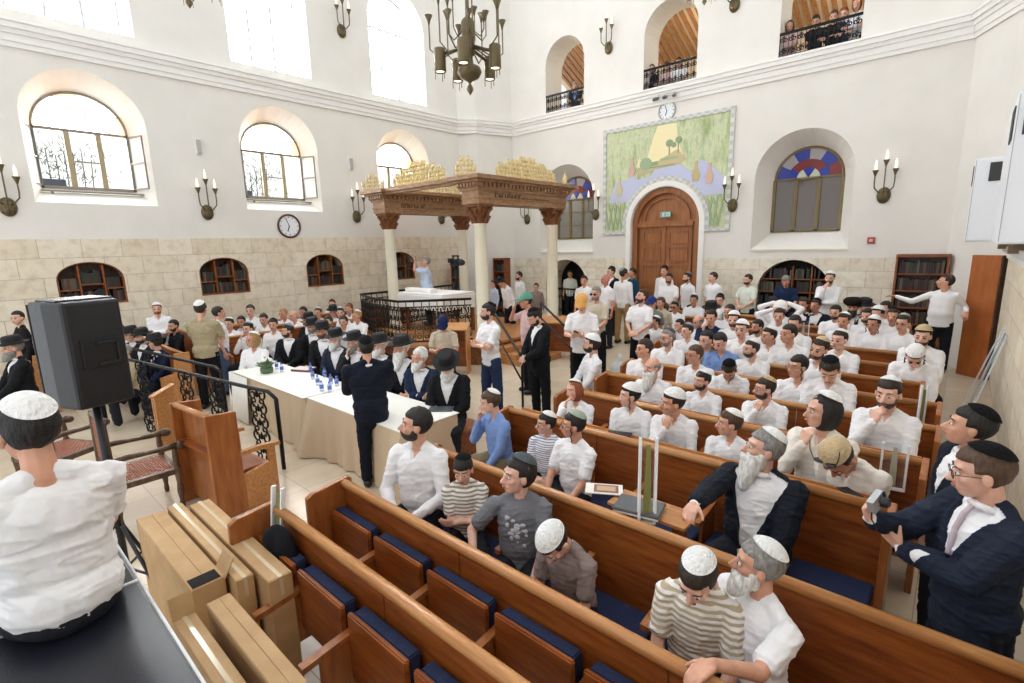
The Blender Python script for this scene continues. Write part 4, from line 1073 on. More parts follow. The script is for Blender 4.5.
for k, y in enumerate(WINY):
    nwin += 1
    pl = lambda p, d, X=XL - .5: Vector((X + d, p[0], p[1]))
    y0, y1 = y + .2, y + 1.74
    e = struct(empty('window_%d' % nwin, (0, 0, 0)))
    B = MB(); B.tube(archbar(y0, y1, 5.22, 5.95, pl), .035, 6)
    for a, b in (((y0, 4.05), (y0, 5.22)), ((y1, 4.05), (y1, 5.22)), ((y0, 4.07), (y1, 4.07)), ((y0, 5.2), (y1, 5.2))): flatbar(B, a, b, .06, .07, pl)
    B.build('window_frame', M_winfr, e, fix=True)
    B = MB()
    for t in (1 / 3, 2 / 3): flatbar(B, (y0 + (y1 - y0) * t, 4.05), (y0 + (y1 - y0) * t, 5.2), .09, .06, pl)
    B.build('mullion', M_tan, e, fix=True)
    B = MB(); flatbar(B, (y0 + (y1 - y0) / 3, 4.6), (y0 + (y1 - y0) * 2 / 3, 4.6), .03, .03, pl); B.build('glazing_bar', M_winfr, e, fix=True)
    stained(y0, y1, 5.22, 5.95, pl, e, [T_clear, T_clear, T_clear, T_clear, T_or if k < 2 else T_ye, T_or if k < 2 else T_ye, T_clear, T_clear, T_or, T_clear, T_clear, T_or, T_clear, T_pk], M_winfr)
    # casements swung into the room
    for sd, hy in ((-1, y0), (1, y1)):
        if k and sd < 0: continue
        s_ = .44; ang = R(62 if sd < 0 else 70)
        dx, dy = s_ * math.sin(ang), s_ * math.cos(ang) * (-sd) * -1
        P0 = Vector((XL - .46, hy, 0)); P1 = P0 + Vector((dx, dy if sd > 0 else -s_ * math.cos(ang), 0))
        cpl = lambda p, d, P0=P0, P1=P1: P0 + (P1 - P0) * p[0] + Vector((0, 0, p[1])) + Vector((-(P1 - P0).y, (P1 - P0).x, 0)).normalized() * d
        c = MB()
        for a, b in (((0, 4.1), (0, 5.18)), ((1, 4.1), (1, 5.18)), ((0, 4.1), (1, 4.1)), ((0, 5.18), (1, 5.18)), ((0, 4.64), (1, 4.64))):
            v0, v1 = cpl(a, 0), cpl(b, 0); c.tube([v0, v1], .02, 4)
        cf = c.build('casement', plain('casement_paint', '77736b', .5), e)
        g = MB(); g.add([cpl(p, -.003) for p in ((0, 4.1), (1, 4.1), (1, 5.18), (0, 5.18))] + [cpl(p, .003) for p in ((0, 4.1), (1, 4.1), (1, 5.18), (0, 5.18))], [(0, 1, 2, 3), (7, 6, 5, 4), (0, 4, 5, 1), (1, 5, 6, 2), (2, 6, 7, 3), (3, 7, 4, 0)])
        g.build('pane', M_glass, cf)
    B = MB(); B.box((XL - .36, y0 - .05, 3.97), (XL - .28, y1 + .1, 4.0)); B.box((XL - .36, y0 + .1, 3.9), (XL - .30, y0 + .14, 3.98)); B.build('window_rail', M_winfr, e)
# upper windows on the left wall: tall, blown out, thin mullions
for k, y in enumerate(UWY):
    nwin += 1
    pl = lambda p, d, X=XL - .5: Vector((X + d, p[0], p[1]))
    e = struct(empty('window_%d' % nwin, (0, 0, 0)))
    B = MB(); B.tube(archbar(y + .12, y + 1.88, 9.15, 10.1, pl), .03, 6)
    for t in (0, .33, .66, 1): flatbar(B, (y + .12 + 1.76 * t, 7.2), (y + .12 + 1.76 * t, 9.15), .05, .05, pl)
    flatbar(B, (y + .12, 9.15), (y + 1.88, 9.15), .05, .05, pl)
    B.build('window_frame', plain('pale_frame', 'b8bcc4', .5), e, fix=True)
    g = MB(); o = arch(y + .12, y + 1.88, 7.2, 9.15, 10.1, 20); n = len(o)
    g.add([pl(p, -.004) for p in o] + [pl(p, .004) for p in o], [tuple(range(n)), tuple(range(n, 2 * n))[::-1]]); g.build('pane', M_glass, e, fix=True)
# windows of the back wall with their deep splays
S_bl, S_rd, S_gy, S_gn = plain('blue_stained_glass', '1a2f9a', .12), plain('red_stained_glass', '7a1a14', .12), plain('grey_stained_glass', 'a49c9c', .15), plain('pale_green_stained_glass', 'c2c8b0', .15)
M_pane2 = plain('brown_backed_glass', '5e5048', .06, 0, .8)
for k, x in enumerate(WINX):
    nwin += 1
    pl = lambda p, d: Vector((p[0], YB + .66 + d, p[1]))
    e = struct(empty('window_%d' % nwin, (0, 0, 0)))
    x0, x1 = x - .77, x + .77
    fr = plain('olive_frame', '7d6a42', .5)
    B = MB(); B.tube(archbar(x0 + .02, x1 - .02, 4.17, 4.9, pl), .035, 6)
    for t in (0, 1 / 3, 2 / 3, 1): flatbar(B, (x0 + 1.54 * t, 2.86), (x0 + 1.54 * t, 4.17), .085, .06, pl)
    flatbar(B, (x0, 4.17), (x1, 4.17), .05, .06, pl); flatbar(B, (x0, 2.88), (x1, 2.88), .05, .06, pl)
    if k == 0:
        for z in (3.3, 3.75): flatbar(B, (x0, z), (x1, z), .02, .03, pl)
    B.build('window_frame', fr, e, fix=True)
    stained(x0, x1, 4.17, 4.91, pl, e, [S_gn, S_bl, S_gn, S_bl, S_rd, S_rd, S_rd, S_bl, S_rd, S_bl, S_gy, S_bl, S_gy, S_bl], plain('lead', '2c2a2c', .4))
    for t in range(3):
        g = MB(); g.box((x0 + 1.54 * t / 3, YB + .67, 2.86), (x0 + 1.54 * (t + 1) / 3, YB + .68, 4.17)); g.build('pane', M_pane2 if k else plain('grey_backed_glass', '8d8a82', .1), e)
    g = MB(); g.prism([(x - .78, YB + .72), (x + .78, YB + .72), (x + .78, YB + .75), (x - .78, YB + .75)], 2.8, 4.95); g.build('backing', plain('dark_room', '3b302a', .8), e)
    B = MB(); B.box((x - 1.1, YB - .03, 2.385), (x + 1.1, YB + .05, 2.43)); B.build('window_sill', plain('stone_sill', 'e8dfc9', .6), e)

# --- the big arched door
dr = struct(empty('door_1', (0, 0, 0)))
pl = lambda p, d: Vector((p[0], YB + .2 + d, p[1]))
def slab(name, pts, d0, d1, mat, par, dep=YB + .2):
    B = MB(); B.prism(pts, 0, d1 - d0, XZ(dep + d0)); return B.build(name, mat, par, fix=True)
slab('door_casing', [p for p in DO], .0, .10, M_door, dr)
def ringb(name, x0, x1, zs, zt, w, d, mat, par, z0=0., y=YB + .2, legs=True):
    B = MB(); cx, hw = (x0 + x1) / 2, (x1 - x0) / 2; n = 28
    o = [(cx + hw * math.cos(PI * i / n), zs + (zt - zs) * math.sin(PI * i / n)) for i in range(n + 1)]
    i_ = [(cx + (hw - w) * math.cos(PI * i / n), zs + (zt - zs - w) * math.sin(PI * i / n)) for i in range(n + 1)]
    if legs: o = [(x1, z0)] + o + [(x0, z0)]; i_ = [(x1 - w, z0)] + i_ + [(x0 + w, z0)]
    m = len(o); V = [Vector((p[0], y, p[1])) for p in o + i_] + [Vector((p[0], y - d, p[1])) for p in o + i_]; F = []
    for j in range(m - 1):
        F += [(j, j + 1, m + j + 1, m + j), (2 * m + j, 3 * m + j, 3 * m + j + 1, 2 * m + j + 1), (j, 2 * m + j, 2 * m + j + 1, j + 1), (m + j, m + j + 1, 3 * m + j + 1, 3 * m + j)]
    for j in (0, m - 1): F.append((j, m + j, 3 * m + j, 2 * m + j))
    B.add(V, F); return B.build(name, mat, par, fix=True)
ringb('door_frame', -7.69, -5.60, 3.20, 4.23, .16, .12, M_door, dr)
ringb('fanlight_moulding', -7.36, -5.93, 3.38, 3.97, .06, .05, M_door, dr, 3.3)
B = MB(); B.box((-7.5, YB + .06, 3.12), (-5.8, YB + .2, 3.24)); B.build('transom', M_door, dr)
for s_ in (-1, 1):
    lf = MB(); lf.box((-6.645, YB + .13, .02), (-6.645 + s_ * .80, YB + .2, 3.12)); o = lf.build('door_leaf', M_door, dr)
    for z0, z1 in ((.25, 1.2), (1.38, 1.98), (2.12, 2.52), (2.64, 2.98)):
        q = MB(); x0, x1 = -6.645 + s_ * .14, -6.645 + s_ * .68
        for a, b in (((x0, z0), (x1, z0)), ((x0, z1), (x1, z1)), ((x0, z0), (x0, z1)), ((x1, z0), (x1, z1))): flatbar(q, a, b, .035, .04, lambda p, d: Vector((p[0], YB + .12 + d, p[1])))
        q.build('panel_moulding', M_door, o, fix=True)
B = MB(); B.box((-6.67, YB + .09, .02), (-6.62, YB + .15, 3.12)); B.build('door_stop', M_door, dr)
B = MB(); B.cap((-6.55, YB + .07, 1.05), (-6.43, YB + .07, 1.05), .012); B.cap((-6.55, YB + .07, 1.05), (-6.55, YB + .14, 1.05), .012); B.build('door_handle', M_brass, dr)
# exit sign with a pictogram, on the fanlight
sg = empty('exit_sign', (-6.62, YB + .08, 3.46), 0, 'small pale green exit sign with running figure above the door transom', 'sign')
B = MB(); B.box((-.17, -.05, -.085), (.17, .02, .085)); B.build('housing', plain('sign_grey', '8a8f92', .4), sg)
B = MB(); B.box((-.10, -.056, -.06), (.15, -.05, .06)); B.build('face', plain('sign_face', 'bfe6d8', .4), sg)
B = MB(); B.cap((.0, -.058, .035), (.0, -.058, .036), .010); B.cap((.0, -.058, .02), (-.01, -.058, -.01), .008); B.cap((-.01, -.058, -.01), (.015, -.058, -.045), .005); B.cap((-.01, -.058, -.01), (-.035, -.058, -.035), .005); B.cap((0, -.058, .015), (.025, -.058, .0), .004)
B.tube([(.05, -.058, 0), (.11, -.058, 0)], .005, 5); B.build('pictogram', plain('sign_green', '1f7a5a', .5), sg)

# --- the mosaic mural round the door: landscape with water, hills, reeds (a plain pastoral design)
def muralmat():
    m, nt, b = _new('mural_mosaic')
    n = noise_tex(nt, coords(nt, (2.6, 1, .6)), 2.2, 7, .68)
    v = nt.nodes.new('ShaderNodeTexVoronoi'); v.inputs['Scale'].default_value = 42; nt.links.new(coords(nt), v.inputs['Vector'])
    c = ramp(nt, n, [(.28, '93a26c'), (.42, 'aebb8a'), (.55, 'cfd4b0'), (.62, 'b4c092'), (.75, 'c0caa6')])
    mx = nt.nodes.new('ShaderNodeMix'); mx.data_type = 'RGBA'; mx.blend_type = 'SOFT_LIGHT'; mx.inputs[0].default_value = .35
    nt.links.new(c, mx.inputs[6]); nt.links.new(v.outputs['Color'], mx.inputs[7]); nt.links.new(mx.outputs[2], b.inputs['Base Color'])
    b.inputs['Roughness'].default_value = .6; return m
mu = empty('mosaic_mural', (0, 0, 0), 0, 'green and blue mosaic landscape mural framing the arched wooden door', 'mural')
def clipdoor(pts): return pts
mcut = arch(-7.85, -5.44, 0, 3.20, 4.42, 26)
MI = [0]
def mural_piece(name, pts, d, mat, cut_=True):
    MI[0] += 1; d = d + MI[0] * .0004
    B = MB(); B.prism(pts, 0, .02 + d, XZ(YB - .02 - d))
    me = B.mesh('t'); bm = bmesh.new(); bm.from_mesh(me); bmesh.ops.recalc_face_normals(bm, faces=bm.faces); bm.to_mesh(me); bm.free()
    if not cut_: return link(name, me, mu, mat)
    ob = D.objects.new('t', me); COL.objects.link(ob)
    c = MB(); c.prism(mcut, -.3, .3, XZ(YB)); cm = c.mesh('c'); bm = bmesh.new(); bm.from_mesh(cm); bmesh.ops.recalc_face_normals(bm, faces=bm.faces); bm.to_mesh(cm); bm.free()
    co = D.objects.new('c', cm); COL.objects.link(co)
    md = ob.modifiers.new('b', 'BOOLEAN'); md.object = co; md.operation = 'DIFFERENCE'; md.solver = 'EXACT'
    dg = bpy.context.evaluated_depsgraph_get(); out = D.meshes.new_from_object(ob.evaluated_get(dg)); D.objects.remove(ob); D.objects.remove(co)
    return link(name, out, mu, mat)
X0, X1, Z0, Z1 = -8.60, -4.85, 3.0, 6.0
def uv(u, v): return (X0 + (X1 - X0) * u, Z0 + (Z1 - Z0) * v)
mural_piece('ground', [uv(0, 0), uv(1, 0), uv(1, 1), uv(0, 1)], 0, muralmat())
mm = lambda n, c: plain('mural_' + n, c, .6)
mural_piece('water', [uv(.03, .30), uv(.97, .30), uv(.97, .44), uv(.88, .55), uv(.80, .62), uv(.76, .60), uv(.75, .50), uv(.64, .60), uv(.45, .60), uv(.40, .52), uv(.28, .50), uv(.26, .60), uv(.22, .52), uv(.10, .50)], .006, mm('water', 'c2c6de'))
mural_piece('sky', [uv(.28, .62), uv(.30, .70), uv(.36, .66), uv(.42, .88), uv(.45, .97), uv(.60, .97), uv(.62, .80), uv(.66, .68), uv(.5, .66), uv(.36, .60)], .006, mm('sky', 'efe3b4'))
mural_piece('field', [uv(.28, .58), uv(.40, .62), uv(.62, .74), uv(.68, .64), uv(.62, .60), uv(.44, .58), uv(.30, .53)], .009, mm('field', 'c4b88a'))
for u, v, w_, h_, c in ((.40, .62, .12, .035, '93a67c'), (.55, .66, .14, .02, 'a3b088'), (.36, .57, .12, .016, 'cdb596'), (.60, .63, .10, .014, 'cdb596'), (.5, .60, .2, .012, '8fa078')):
    mural_piece('field_strip', [uv(u - w_ / 2, v - h_ / 2), uv(u + w_ / 2, v), uv(u + w_ / 2, v + h_), uv(u - w_ / 2, v + h_ * .6)], .012, mm('strip' + c, c))
for u, v, r_, c in ((.36, .64, .05, '9cb08c'), (.55, .80, .028, '8fa37e'), (.62, .82, .024, '8fa37e'), (.585, .78, .02, '93a680')):
    mural_piece('tree', [uv(u + r_ * math.cos(t * PI / 6), v + r_ * 1.2 * math.sin(t * PI / 6)) for t in range(12)], .012, mm('tree' + c, c))
for u in (.55, .62): mural_piece('trunk', [uv(u - .004, .70), uv(u + .004, .70), uv(u + .004, .80), uv(u - .004, .80)], .012, mm('trunk', 'a09880'))
# sheer generic shapes along the banks: vases and reeds
for u, v, c in ((.13, .42, 'cfc39c'), (.76, .49, 'c2b082'), (.24, .60, 'cfaf9c'), (.86, .46, 'd0b0a0')):
    mural_piece('bank_motif', [uv(u - .02, v - .06), uv(u + .02, v - .06), uv(u + .035, v), uv(u + .012, v + .06), uv(u + .014, v + .12), uv(u - .008, v + .12), uv(u - .012, v + .05), uv(u - .03, v)], .012, mm('motif' + c, c))
for u0 in (.03, .07, .11, .15, .85, .89, .93):
    for s_ in (-1, 1):
        mural_piece('reed', [uv(u0, .03), uv(u0 + .012, .03), uv(u0 + s_ * .03 + .012, .24), uv(u0 + s_ * .035, .28)], .010, mm('reed', '9fb288'))
M_border = None
def bordermat():
    m, nt, b = _new('mural_border')
    c = nt.nodes.new('ShaderNodeTexChecker'); c.inputs['Scale'].default_value = 9; c.inputs[1].default_value = lin('d6d6d2'); c.inputs[2].default_value = lin('bfc0bc')
    nt.links.new(coords(nt, (1, 0, 1)), c.inputs['Vector']); nt.links.new(c.outputs[0], b.inputs['Base Color']); b.inputs['Roughness'].default_value = .6; return m
M_border = bordermat()
for pts in ([uv(-.02, -.02), uv(0.01, -.02), uv(.01, 1.02), uv(-.02, 1.02)], [uv(.99, -.02), uv(1.02, -.02), uv(1.02, 1.02), uv(.99, 1.02)], [uv(0, .985), uv(1, .985), uv(1, 1.02), uv(0, 1.02)], [uv(0, -.02), uv(1, -.02), uv(1, .012), uv(0, .012)]):
    mural_piece('border', pts, .015, M_border)
ringb('arch_border', -7.98, -5.31, 3.20, 4.52, .14, .045, M_border, mu, 3.0, YB)
ringb('white_arch_band', -7.85, -5.44, 3.20, 4.40, .15, .05, M_white, mu, 0.0, YB)

# --- gallery behind the balcony openings
g = MB(); g.box((-13.3, YB + .9, 5.9), (XR, YB + 4.5, 6.1)); struct(g.build('floor_gallery', plain('gallery_floor', 'b8a890', .6)))
g = MB(); g.box((-13.3, YB + 4.5, 6.0), (XR, YB + 4.7, 11)); struct(g.build('wall_gallery', plain('gallery_wall', 'd8cdb6', .8)))
cg = MB()
for i in range(60):
    x = -13 + i * .235
    M_ = Matrix.Translation((x, YB + .9, 10.6)) @ Matrix.Rotation(R(-24), 4, 'X')
    cg.box((0, 0, 0), (.11, 4.2, .05), M_)
struct(cg.build('ceiling', wood('slat_wood', '8a5a34', 'a87448', 'bd8a5c', (9, 1, 9), .5)))
g = MB()
M_ = Matrix.Translation((-13.3, YB + .9, 10.68)) @ Matrix.Rotation(R(-24), 4, 'X'); g.box((0, 0, 0), (14, 4.4, .04), M_)
struct(g.build('ceiling_gallery', plain('gallery_ceiling', 'e2d2b4', .7)))
for i, x in enumerate((-10.2, -6.6, -3.0)):  # added fill lights that brighten the gallery, no lamp fittings there
    l = D.lights.new('gallery_fill', 'POINT'); l.energy = 38; l.color = (1, .86, .68); l.shadow_soft_size = .25
    o = D.objects.new('gallery_fill_light', l); COL.objects.link(o); o.location = (x, YB + 2.6, 8.7)

# --- scrolled ironwork used by railings
def scroll(B, c, r, a0, turns, plane, rad=.007, sgn=1, n=14):
    pts = []
    for i in range(n + 1):
        t = i / n; a = a0 + sgn * turns * 2 * PI * t; q = r * (1 - .72 * t); pts.append(plane(c[0] + q * math.cos(a), c[1] + q * math.sin(a)))
    B.tube(pts, rad, 4)
# balcony railings
for i, (a, b) in enumerate(BALX):
    e = empty('balcony_railing', (0, 0, 0), 0, ('black wrought iron balcony railing in the leftmost upper arch', 'black wrought iron balcony railing in the middle upper arch above the clock', 'black wrought iron balcony railing in the rightmost upper arch')[i], 'railing', 'balcony railings of the back wall')
    y = YB + .03; zt = 7.48
    B = MB(); B.box((a, y - .03, zt - .03), (b, y + .03, zt + .02)); B.box((a, y - .02, 6.95), (b, y + .02, 6.99)); B.build('rail', M_iron, e)
    n = 9; w = (b - a) / n
    for j in range(n):
        B = MB(); cx = a + w * (j + .5); pn = lambda u, v: Vector((u, y, v))
        B.tube([pn(cx - w / 2 + .01, 6.96), pn(cx - w / 2 + .01, zt)], .009, 4)
        for k2, (dz, sg) in enumerate(((.12, 1), (.12, -1), (.38, 1), (.38, -1))):
            scroll(B, (cx + sg * .035, 6.96 + dz), .07, PI / 2, 1.1, pn, .013, sg)
        B.tube([pn(cx, 6.96), pn(cx, zt)], .008, 4)
        B.build('scroll_panel', M_iron, e)

# --- wall sconces
def sconce(loc, rz, label, group='bronze three-armed wall sconces'):
    e = empty('wall_sconce', loc, rz, label, 'sconce', group)
    B = MB(); M_ = Matrix.Rotation(R(90), 4, 'X'); B.lathe([(.0, .0), (.15, .0), (.155, .02), (.14, .05), (.09, .085), (0, .095)], (0, 0, 0), 18, M_, .85, 1.15)
    for i in range(5): B.tube([(-.08 + .04 * i, -.075 + abs(i - 2) * .012, -.13), (-.08 + .04 * i, -.1 + abs(i - 2) * .012, 0), (-.08 + .04 * i, -.075 + abs(i - 2) * .012, .13)], .012, 5)
    B.build('backplate', M_bronze, e, True)
    for x, h in ((-.18, .46), (0, .66), (.18, .46)):
        B = MB(); B.tube([(x * .35, -.08, .05), (x * .5, -.14, .06), (x * .95, -.16, .16), (x, -.16, .26), (x, -.16, h)], .014, 6)
        B.lathe([(.012, h - .06), (.03, h), (.058, h + .07), (.062, h + .08), (.02, h + .08)], (x, -.16, 0), 12); a_ = B.build('arm', M_bronze, e, True)
        B = MB(); B.lathe([(.0, h + .07), (.028, h + .08), (.026, h + .2), (.012, h + .27), (0, h + .3)], (x, -.16, 0), 10); B.build('candle_bulb', plain('candle_glass', 'f6efe0', .3, 0, .5, None, .6), a_, True)
SL = R(90)
for i, y in enumerate((1.03, 4.38, 8.32, 11.55)):
    sconce((XL, y, 3.62), SL, ('bronze wall sconce at the far left edge above the stonework', 'bronze wall sconce between the first and second left windows', 'bronze wall sconce right of the round wall clock', 'bronze wall sconce on the left wall seen under the canopy')[i])
sconce((XL, 8.31, 8.55), SL, 'bronze wall sconce high on the left wall between the tall upper windows')
sconce((-8.95, YB, 3.58), 0, 'bronze wall sconce left of the mosaic mural'); sconce((-4.73, YB, 3.58), 0, 'bronze wall sconce right of the mosaic mural')
sconce((-1.48, YB, 3.58), 0, 'bronze wall sconce right of the stained glass window'); sconce((-11.8, YB, 3.58), 0, 'bronze wall sconce on the back wall seen under the canopy')
sconce((-8.54, YB, 8.36), 0, 'bronze wall sconce high between the left and middle balconies'); sconce((-4.95, YB, 8.44), 0, 'bronze wall sconce high between the middle and right balconies, cut by the frame')
q = aty(1018, 118, 5.6); sconce((XR, 5.35, 3.35), -SL, 'bronze wall sconce at the right edge above the white air conditioners')
# lights and smoke detectors etc.
for i, y in enumerate((4.37, 8.25)):
    e = empty('wall_light', (XL, y, 5.08), SL, 'small white rectangular wall lamp right of the %s left window' % ORD(i), 'lamp', 'small rectangular wall lamps')
    B = MB(); B.box((-.06, -.05, -.17), (.06, 0, .17)); B.build('housing', M_white, e, bevel=.01); B = MB(); B.box((-.045, -.09, -.15), (.045, -.05, .15)); B.build('diffuser', plain('grey_diffuser', 'b7b4ae', .4), e, bevel=.01)
# wall clocks
def clock(loc, rz, r, label, rim):
    e = empty('wall_clock', loc, rz, label, 'clock'); M_ = Matrix.Rotation(R(90), 4, 'X')
    B = MB(); B.lathe([(r * .84, 0), (r, .0), (r, .035), (r * .93, .05), (r * .86, .04), (r * .84, .02)] + [(r * .84, 0)], (0, 0, 0), 40, M_); B.build('rim', rim, e, True)
    B = MB(); B.lathe([(0, .005), (r * .86, .005), (r * .86, .018), (0, .018)], (0, 0, 0), 40, M_); B.build('dial', plain('clock_dial', 'eef1f4', .4), e)
    B = MB()
    for i in range(12):
        a = i * PI / 6; B.box((-.006 - (.004 if i % 3 == 0 else 0), -.021, r * .68), (.006 + (.004 if i % 3 == 0 else 0), -.018, r * .80), Matrix.Rotation(a, 4, 'Y'))
    B.build('hour_marks', plain('clock_ink', '222226', .5), e)
    for l_, w_, a, nm in ((r * .48, .012, R(200), 'hour_hand'), (r * .7, .008, R(-20), 'minute_hand')):
        B = MB(); B.box((-w_, -.026, -.02), (w_, -.022, l_), Matrix.Rotation(a, 4, 'Y')); B.build(nm, plain('clock_ink', '222226', .5), e)
clock((XL, 6.29, 3.33), SL, .31, 'round wall clock with brown rim on the left wall', plain('brown_rim', '5c3a34', .4))
clock((-6.65, YB, 6.27), 0, .26, 'round pale wall clock above the mosaic mural', plain('silver_rim', 'bdbcb6', .4))
e = empty('camera_cluster', (-6.65, YB, 6.62), 0, 'cluster of small security cameras mounted above the pale clock', 'camera')
B = MB(); B.box((-.28, -.12, .03), (.28, 0, .08)); B.build('bracket', M_white, e)
for x in (-.24, 0, .24):
    B = MB(); B.cap((x, -.12, .0), (x * 1.2, -.24, -.04), .045, .05, 12); B.build('camera_head', plain('camera_grey', '6c6c6e', .4), e, True)
e = empty('fire_alarm', (-1.62, YB, 2.60), 0, 'small red fire alarm box on the back wall above the tall bookcase', 'alarm')
B = MB(); B.box((-.07, -.05, -.07), (.07, 0, .07)); B.build('housing', plain('alarm_red', 'b2302c', .4), e, bevel=.008)
B = MB(); B.box((-.035, -.056, -.03), (.035, -.05, .03)); B.build('label_plate', plain('alarm_plate', 'd8c8c4', .4), e)

# --- books
BM = []
for c in ('2c2420', '3a2222', '1d2733', '26332a', '4a3526', '23201f', '5a4a38', '31181a', '6a5a48', '1f3a2c'): BM.append(plain('book_' + c, c, .5))
BMESH = []
for i, c in enumerate(BM):
    for h in (.24, .27):
        B = MB(); B.box((-.017, 0, 0), (.017, .17, h)); me = B.mesh('book'); me.materials.append(c)
        B2 = MB(); BMESH.append((me, h))
NBOOK = [0]
stuffB = {}
def shelf_books(M_, x0, x1, z, label, group, hmax=.28, fill=.95, depth=0, cap_=300, tint_=None):
    x = x0 + .02
    while x < x1 - .03:
        me, h = BMESH[int(rnd() * len(BMESH))]
        s_ = .85 + rnd() * .5
        if rnd() > fill: x += .05; continue
        hh = min(hmax, h * (.85 + rnd() * .2))
        mat = M_ @ Matrix.Translation((x + .017 * s_, depth, z)) @ Matrix.Diagonal((s_, 1, hh / h, 1))
        if NBOOK[0] < cap_ and not tint_:
            o = D.objects.new('book', me); COL.objects.link(o); o.matrix_world = mat; tag(o, label, 'book', group)
            NBOOK[0] += 1
        else:
            B = stuffB.setdefault((label, group), MB()); B.mi = int(rnd() * len(BM)); B.box((-.017, 0, 0), (.017, .17, h), mat)
        x += .034 * s_ + .003
def niche_case(k, y0):
    n_ = ['first', 'second', 'third', 'fourth'][k]
    e = empty('bookcase', (0, 0, 0), 0, 'arched wooden bookcase built into the left wall, %s niche from the left' % n_, 'bookcase', 'arched bookcases set in the left stone wall')
    B = MB(); B.tube([Vector((XL - .02, y0 + .55 + .55 * math.cos(PI * i / 16), 2.22 + .35 * math.sin(PI * i / 16))) for i in range(17)], .03, 5)
    for y in (y0 + .015, y0 + 1.085): B.box((XL - .34, y - .015, 1.70), (XL + .01, y + .015, 2.24))
    B.build('frame', M_shelf, e)
    B = MB(); B.box((XL - .36, y0, 1.70), (XL - .345, y0 + 1.1, 2.56)); B.build('back_panel', M_dark, e)
    B = MB(); B.box((XL - .34, y0, 1.70), (XL + .03, y0 + 1.1, 1.735)); B.build('bottom_board', M_shelf, e)
    for j, (a, b, z) in enumerate(((0, .36, 2.0), (.36, .76, 2.10), (.76, 1.1, 2.0))):
        B = MB(); B.box((XL - .34, y0 + a, z), (XL, y0 + b, z + .025)); B.build('shelf', M_shelf, e)
    for a in (.36, .76): B = MB(); B.box((XL - .34, y0 + a - .015, 1.73), (XL, y0 + a + .015, 2.50)); B.build('divider', M_shelf, e)
    for j, (a, b, z, hm) in enumerate(((.03, .345, 1.737, .25), (.375, .745, 1.737, .30), (.775, 1.07, 1.737, .25), (.06, .345, 2.027, .22), (.375, .745, 2.127, .28), (.775, 1.05, 2.027, .22))):
        M_ = Matrix(((0, -1, 0, XL - .06), (1, 0, 0, y0), (0, 0, 1, 0), (0, 0, 0, 1)))
        shelf_books(M_, a, b, z, 'dark bound book on a shelf of the %s wall niche from the left' % n_, 'books in the %s left wall niche' % n_, hm, .97, .0)
for k, y in enumerate(NICHE[:4]): niche_case(k, y)
# niche bookcase in the back wall, right of the door
e = empty('bookcase', (0, 0, 0), 0, 'wide arched bookcase niche in the back wall under the stained glass window', 'bookcase')
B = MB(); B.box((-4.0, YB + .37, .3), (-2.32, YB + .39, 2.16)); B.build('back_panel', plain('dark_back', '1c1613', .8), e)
for z in (.62, .98, 1.33, 1.66): B = MB(); B.box((-3.99, YB + .05, z), (-2.33, YB + .37, z + .025)); B.build('shelf', M_shelf, e)
for x in (-3.2, -2.78): B = MB(); B.box((x, YB + .05, .3), (x + .03, YB + .37, 2.0)); B.build('divider', M_shelf, e)
for zi, z in enumerate((.645, 1.005, 1.355, 1.685)):
    for a, b in ((-3.95, -3.21), (-3.16, -2.79), (-2.74, -2.37)):
        if z > 1.6: a, b = max(a, -3.75), min(b, -2.6)
        shelf_books(Matrix.Translation((0, YB + .1, 0)), a, b, z, 'dark bound book in the wide arched niche of the back wall', 'books in the back wall niche', .27, .9, 0)
# free-standing bookcases
def bookcase(x0, x1, y, z1, shelves, label, bl, bg, rz=0, dep=.3, base=0):
    e = empty('bookcase', (x0, y, base), rz, label, 'bookcase'); w = x1 - x0
    B = MB(); B.box((0, 0, 0), (.04, dep, z1)); B.build('side_panel', M_shelf, e); B = MB(); B.box((w - .04, 0, 0), (w, dep, z1)); B.build('side_panel', M_shelf, e)
    B = MB(); B.box((0, -.01, z1 - .06), (w, dep, z1)); B.build('top', M_shelf, e); B = MB(); B.box((0.04, dep - .02, 0), (w - .04, dep, z1)); B.build('back_panel', M_dark, e)
    M_ = Matrix.Translation((x0, y, base)) @ Matrix.Rotation(rz, 4, 'Z')
    for k in range(shelves):
        z = .06 + (z1 - .1) / shelves * k
        B = MB(); B.box((.04, .01, z - .03), (w - .04, dep - .02, z)); B.build('shelf', M_shelf, e)
        shelf_books(M_, .05, w - .05, z + .002, bl, bg, (z1 - .1) / shelves - .07, .97, .05)
bookcase(-1.10, -.20, YB - .34, 2.29, 6, 'tall wooden bookcase against the back wall at right behind the man leaning', 'dark volume in the tall bookcase at the right end of the back wall', 'books in the tall right bookcase')
bookcase(-12.62, -12.05, 13.2, 2.25, 5, 'wooden bookcase at the far corner seen between the canopy columns', 'dark volume in the corner bookcase between the columns', 'books in the corner bookcase')
bookcase(-13.1, -12.7, 11.6, 2.1, 5, 'narrow wooden bookcase behind the canopy near the far corner', 'dark volume in the narrow bookcase behind the camera tripod', 'books in the narrow bookcase', R(30))
for (lb, gr), B in stuffB.items():
    me = B.mesh('books'); o = link('books', me, None, BM); me.polygons.foreach_set('material_index', B.m); tag(o, lb.replace('dark bound book', 'rows of dark bound books').replace('dark volume', 'rows of dark volumes'), 'books', None, 'stuff')
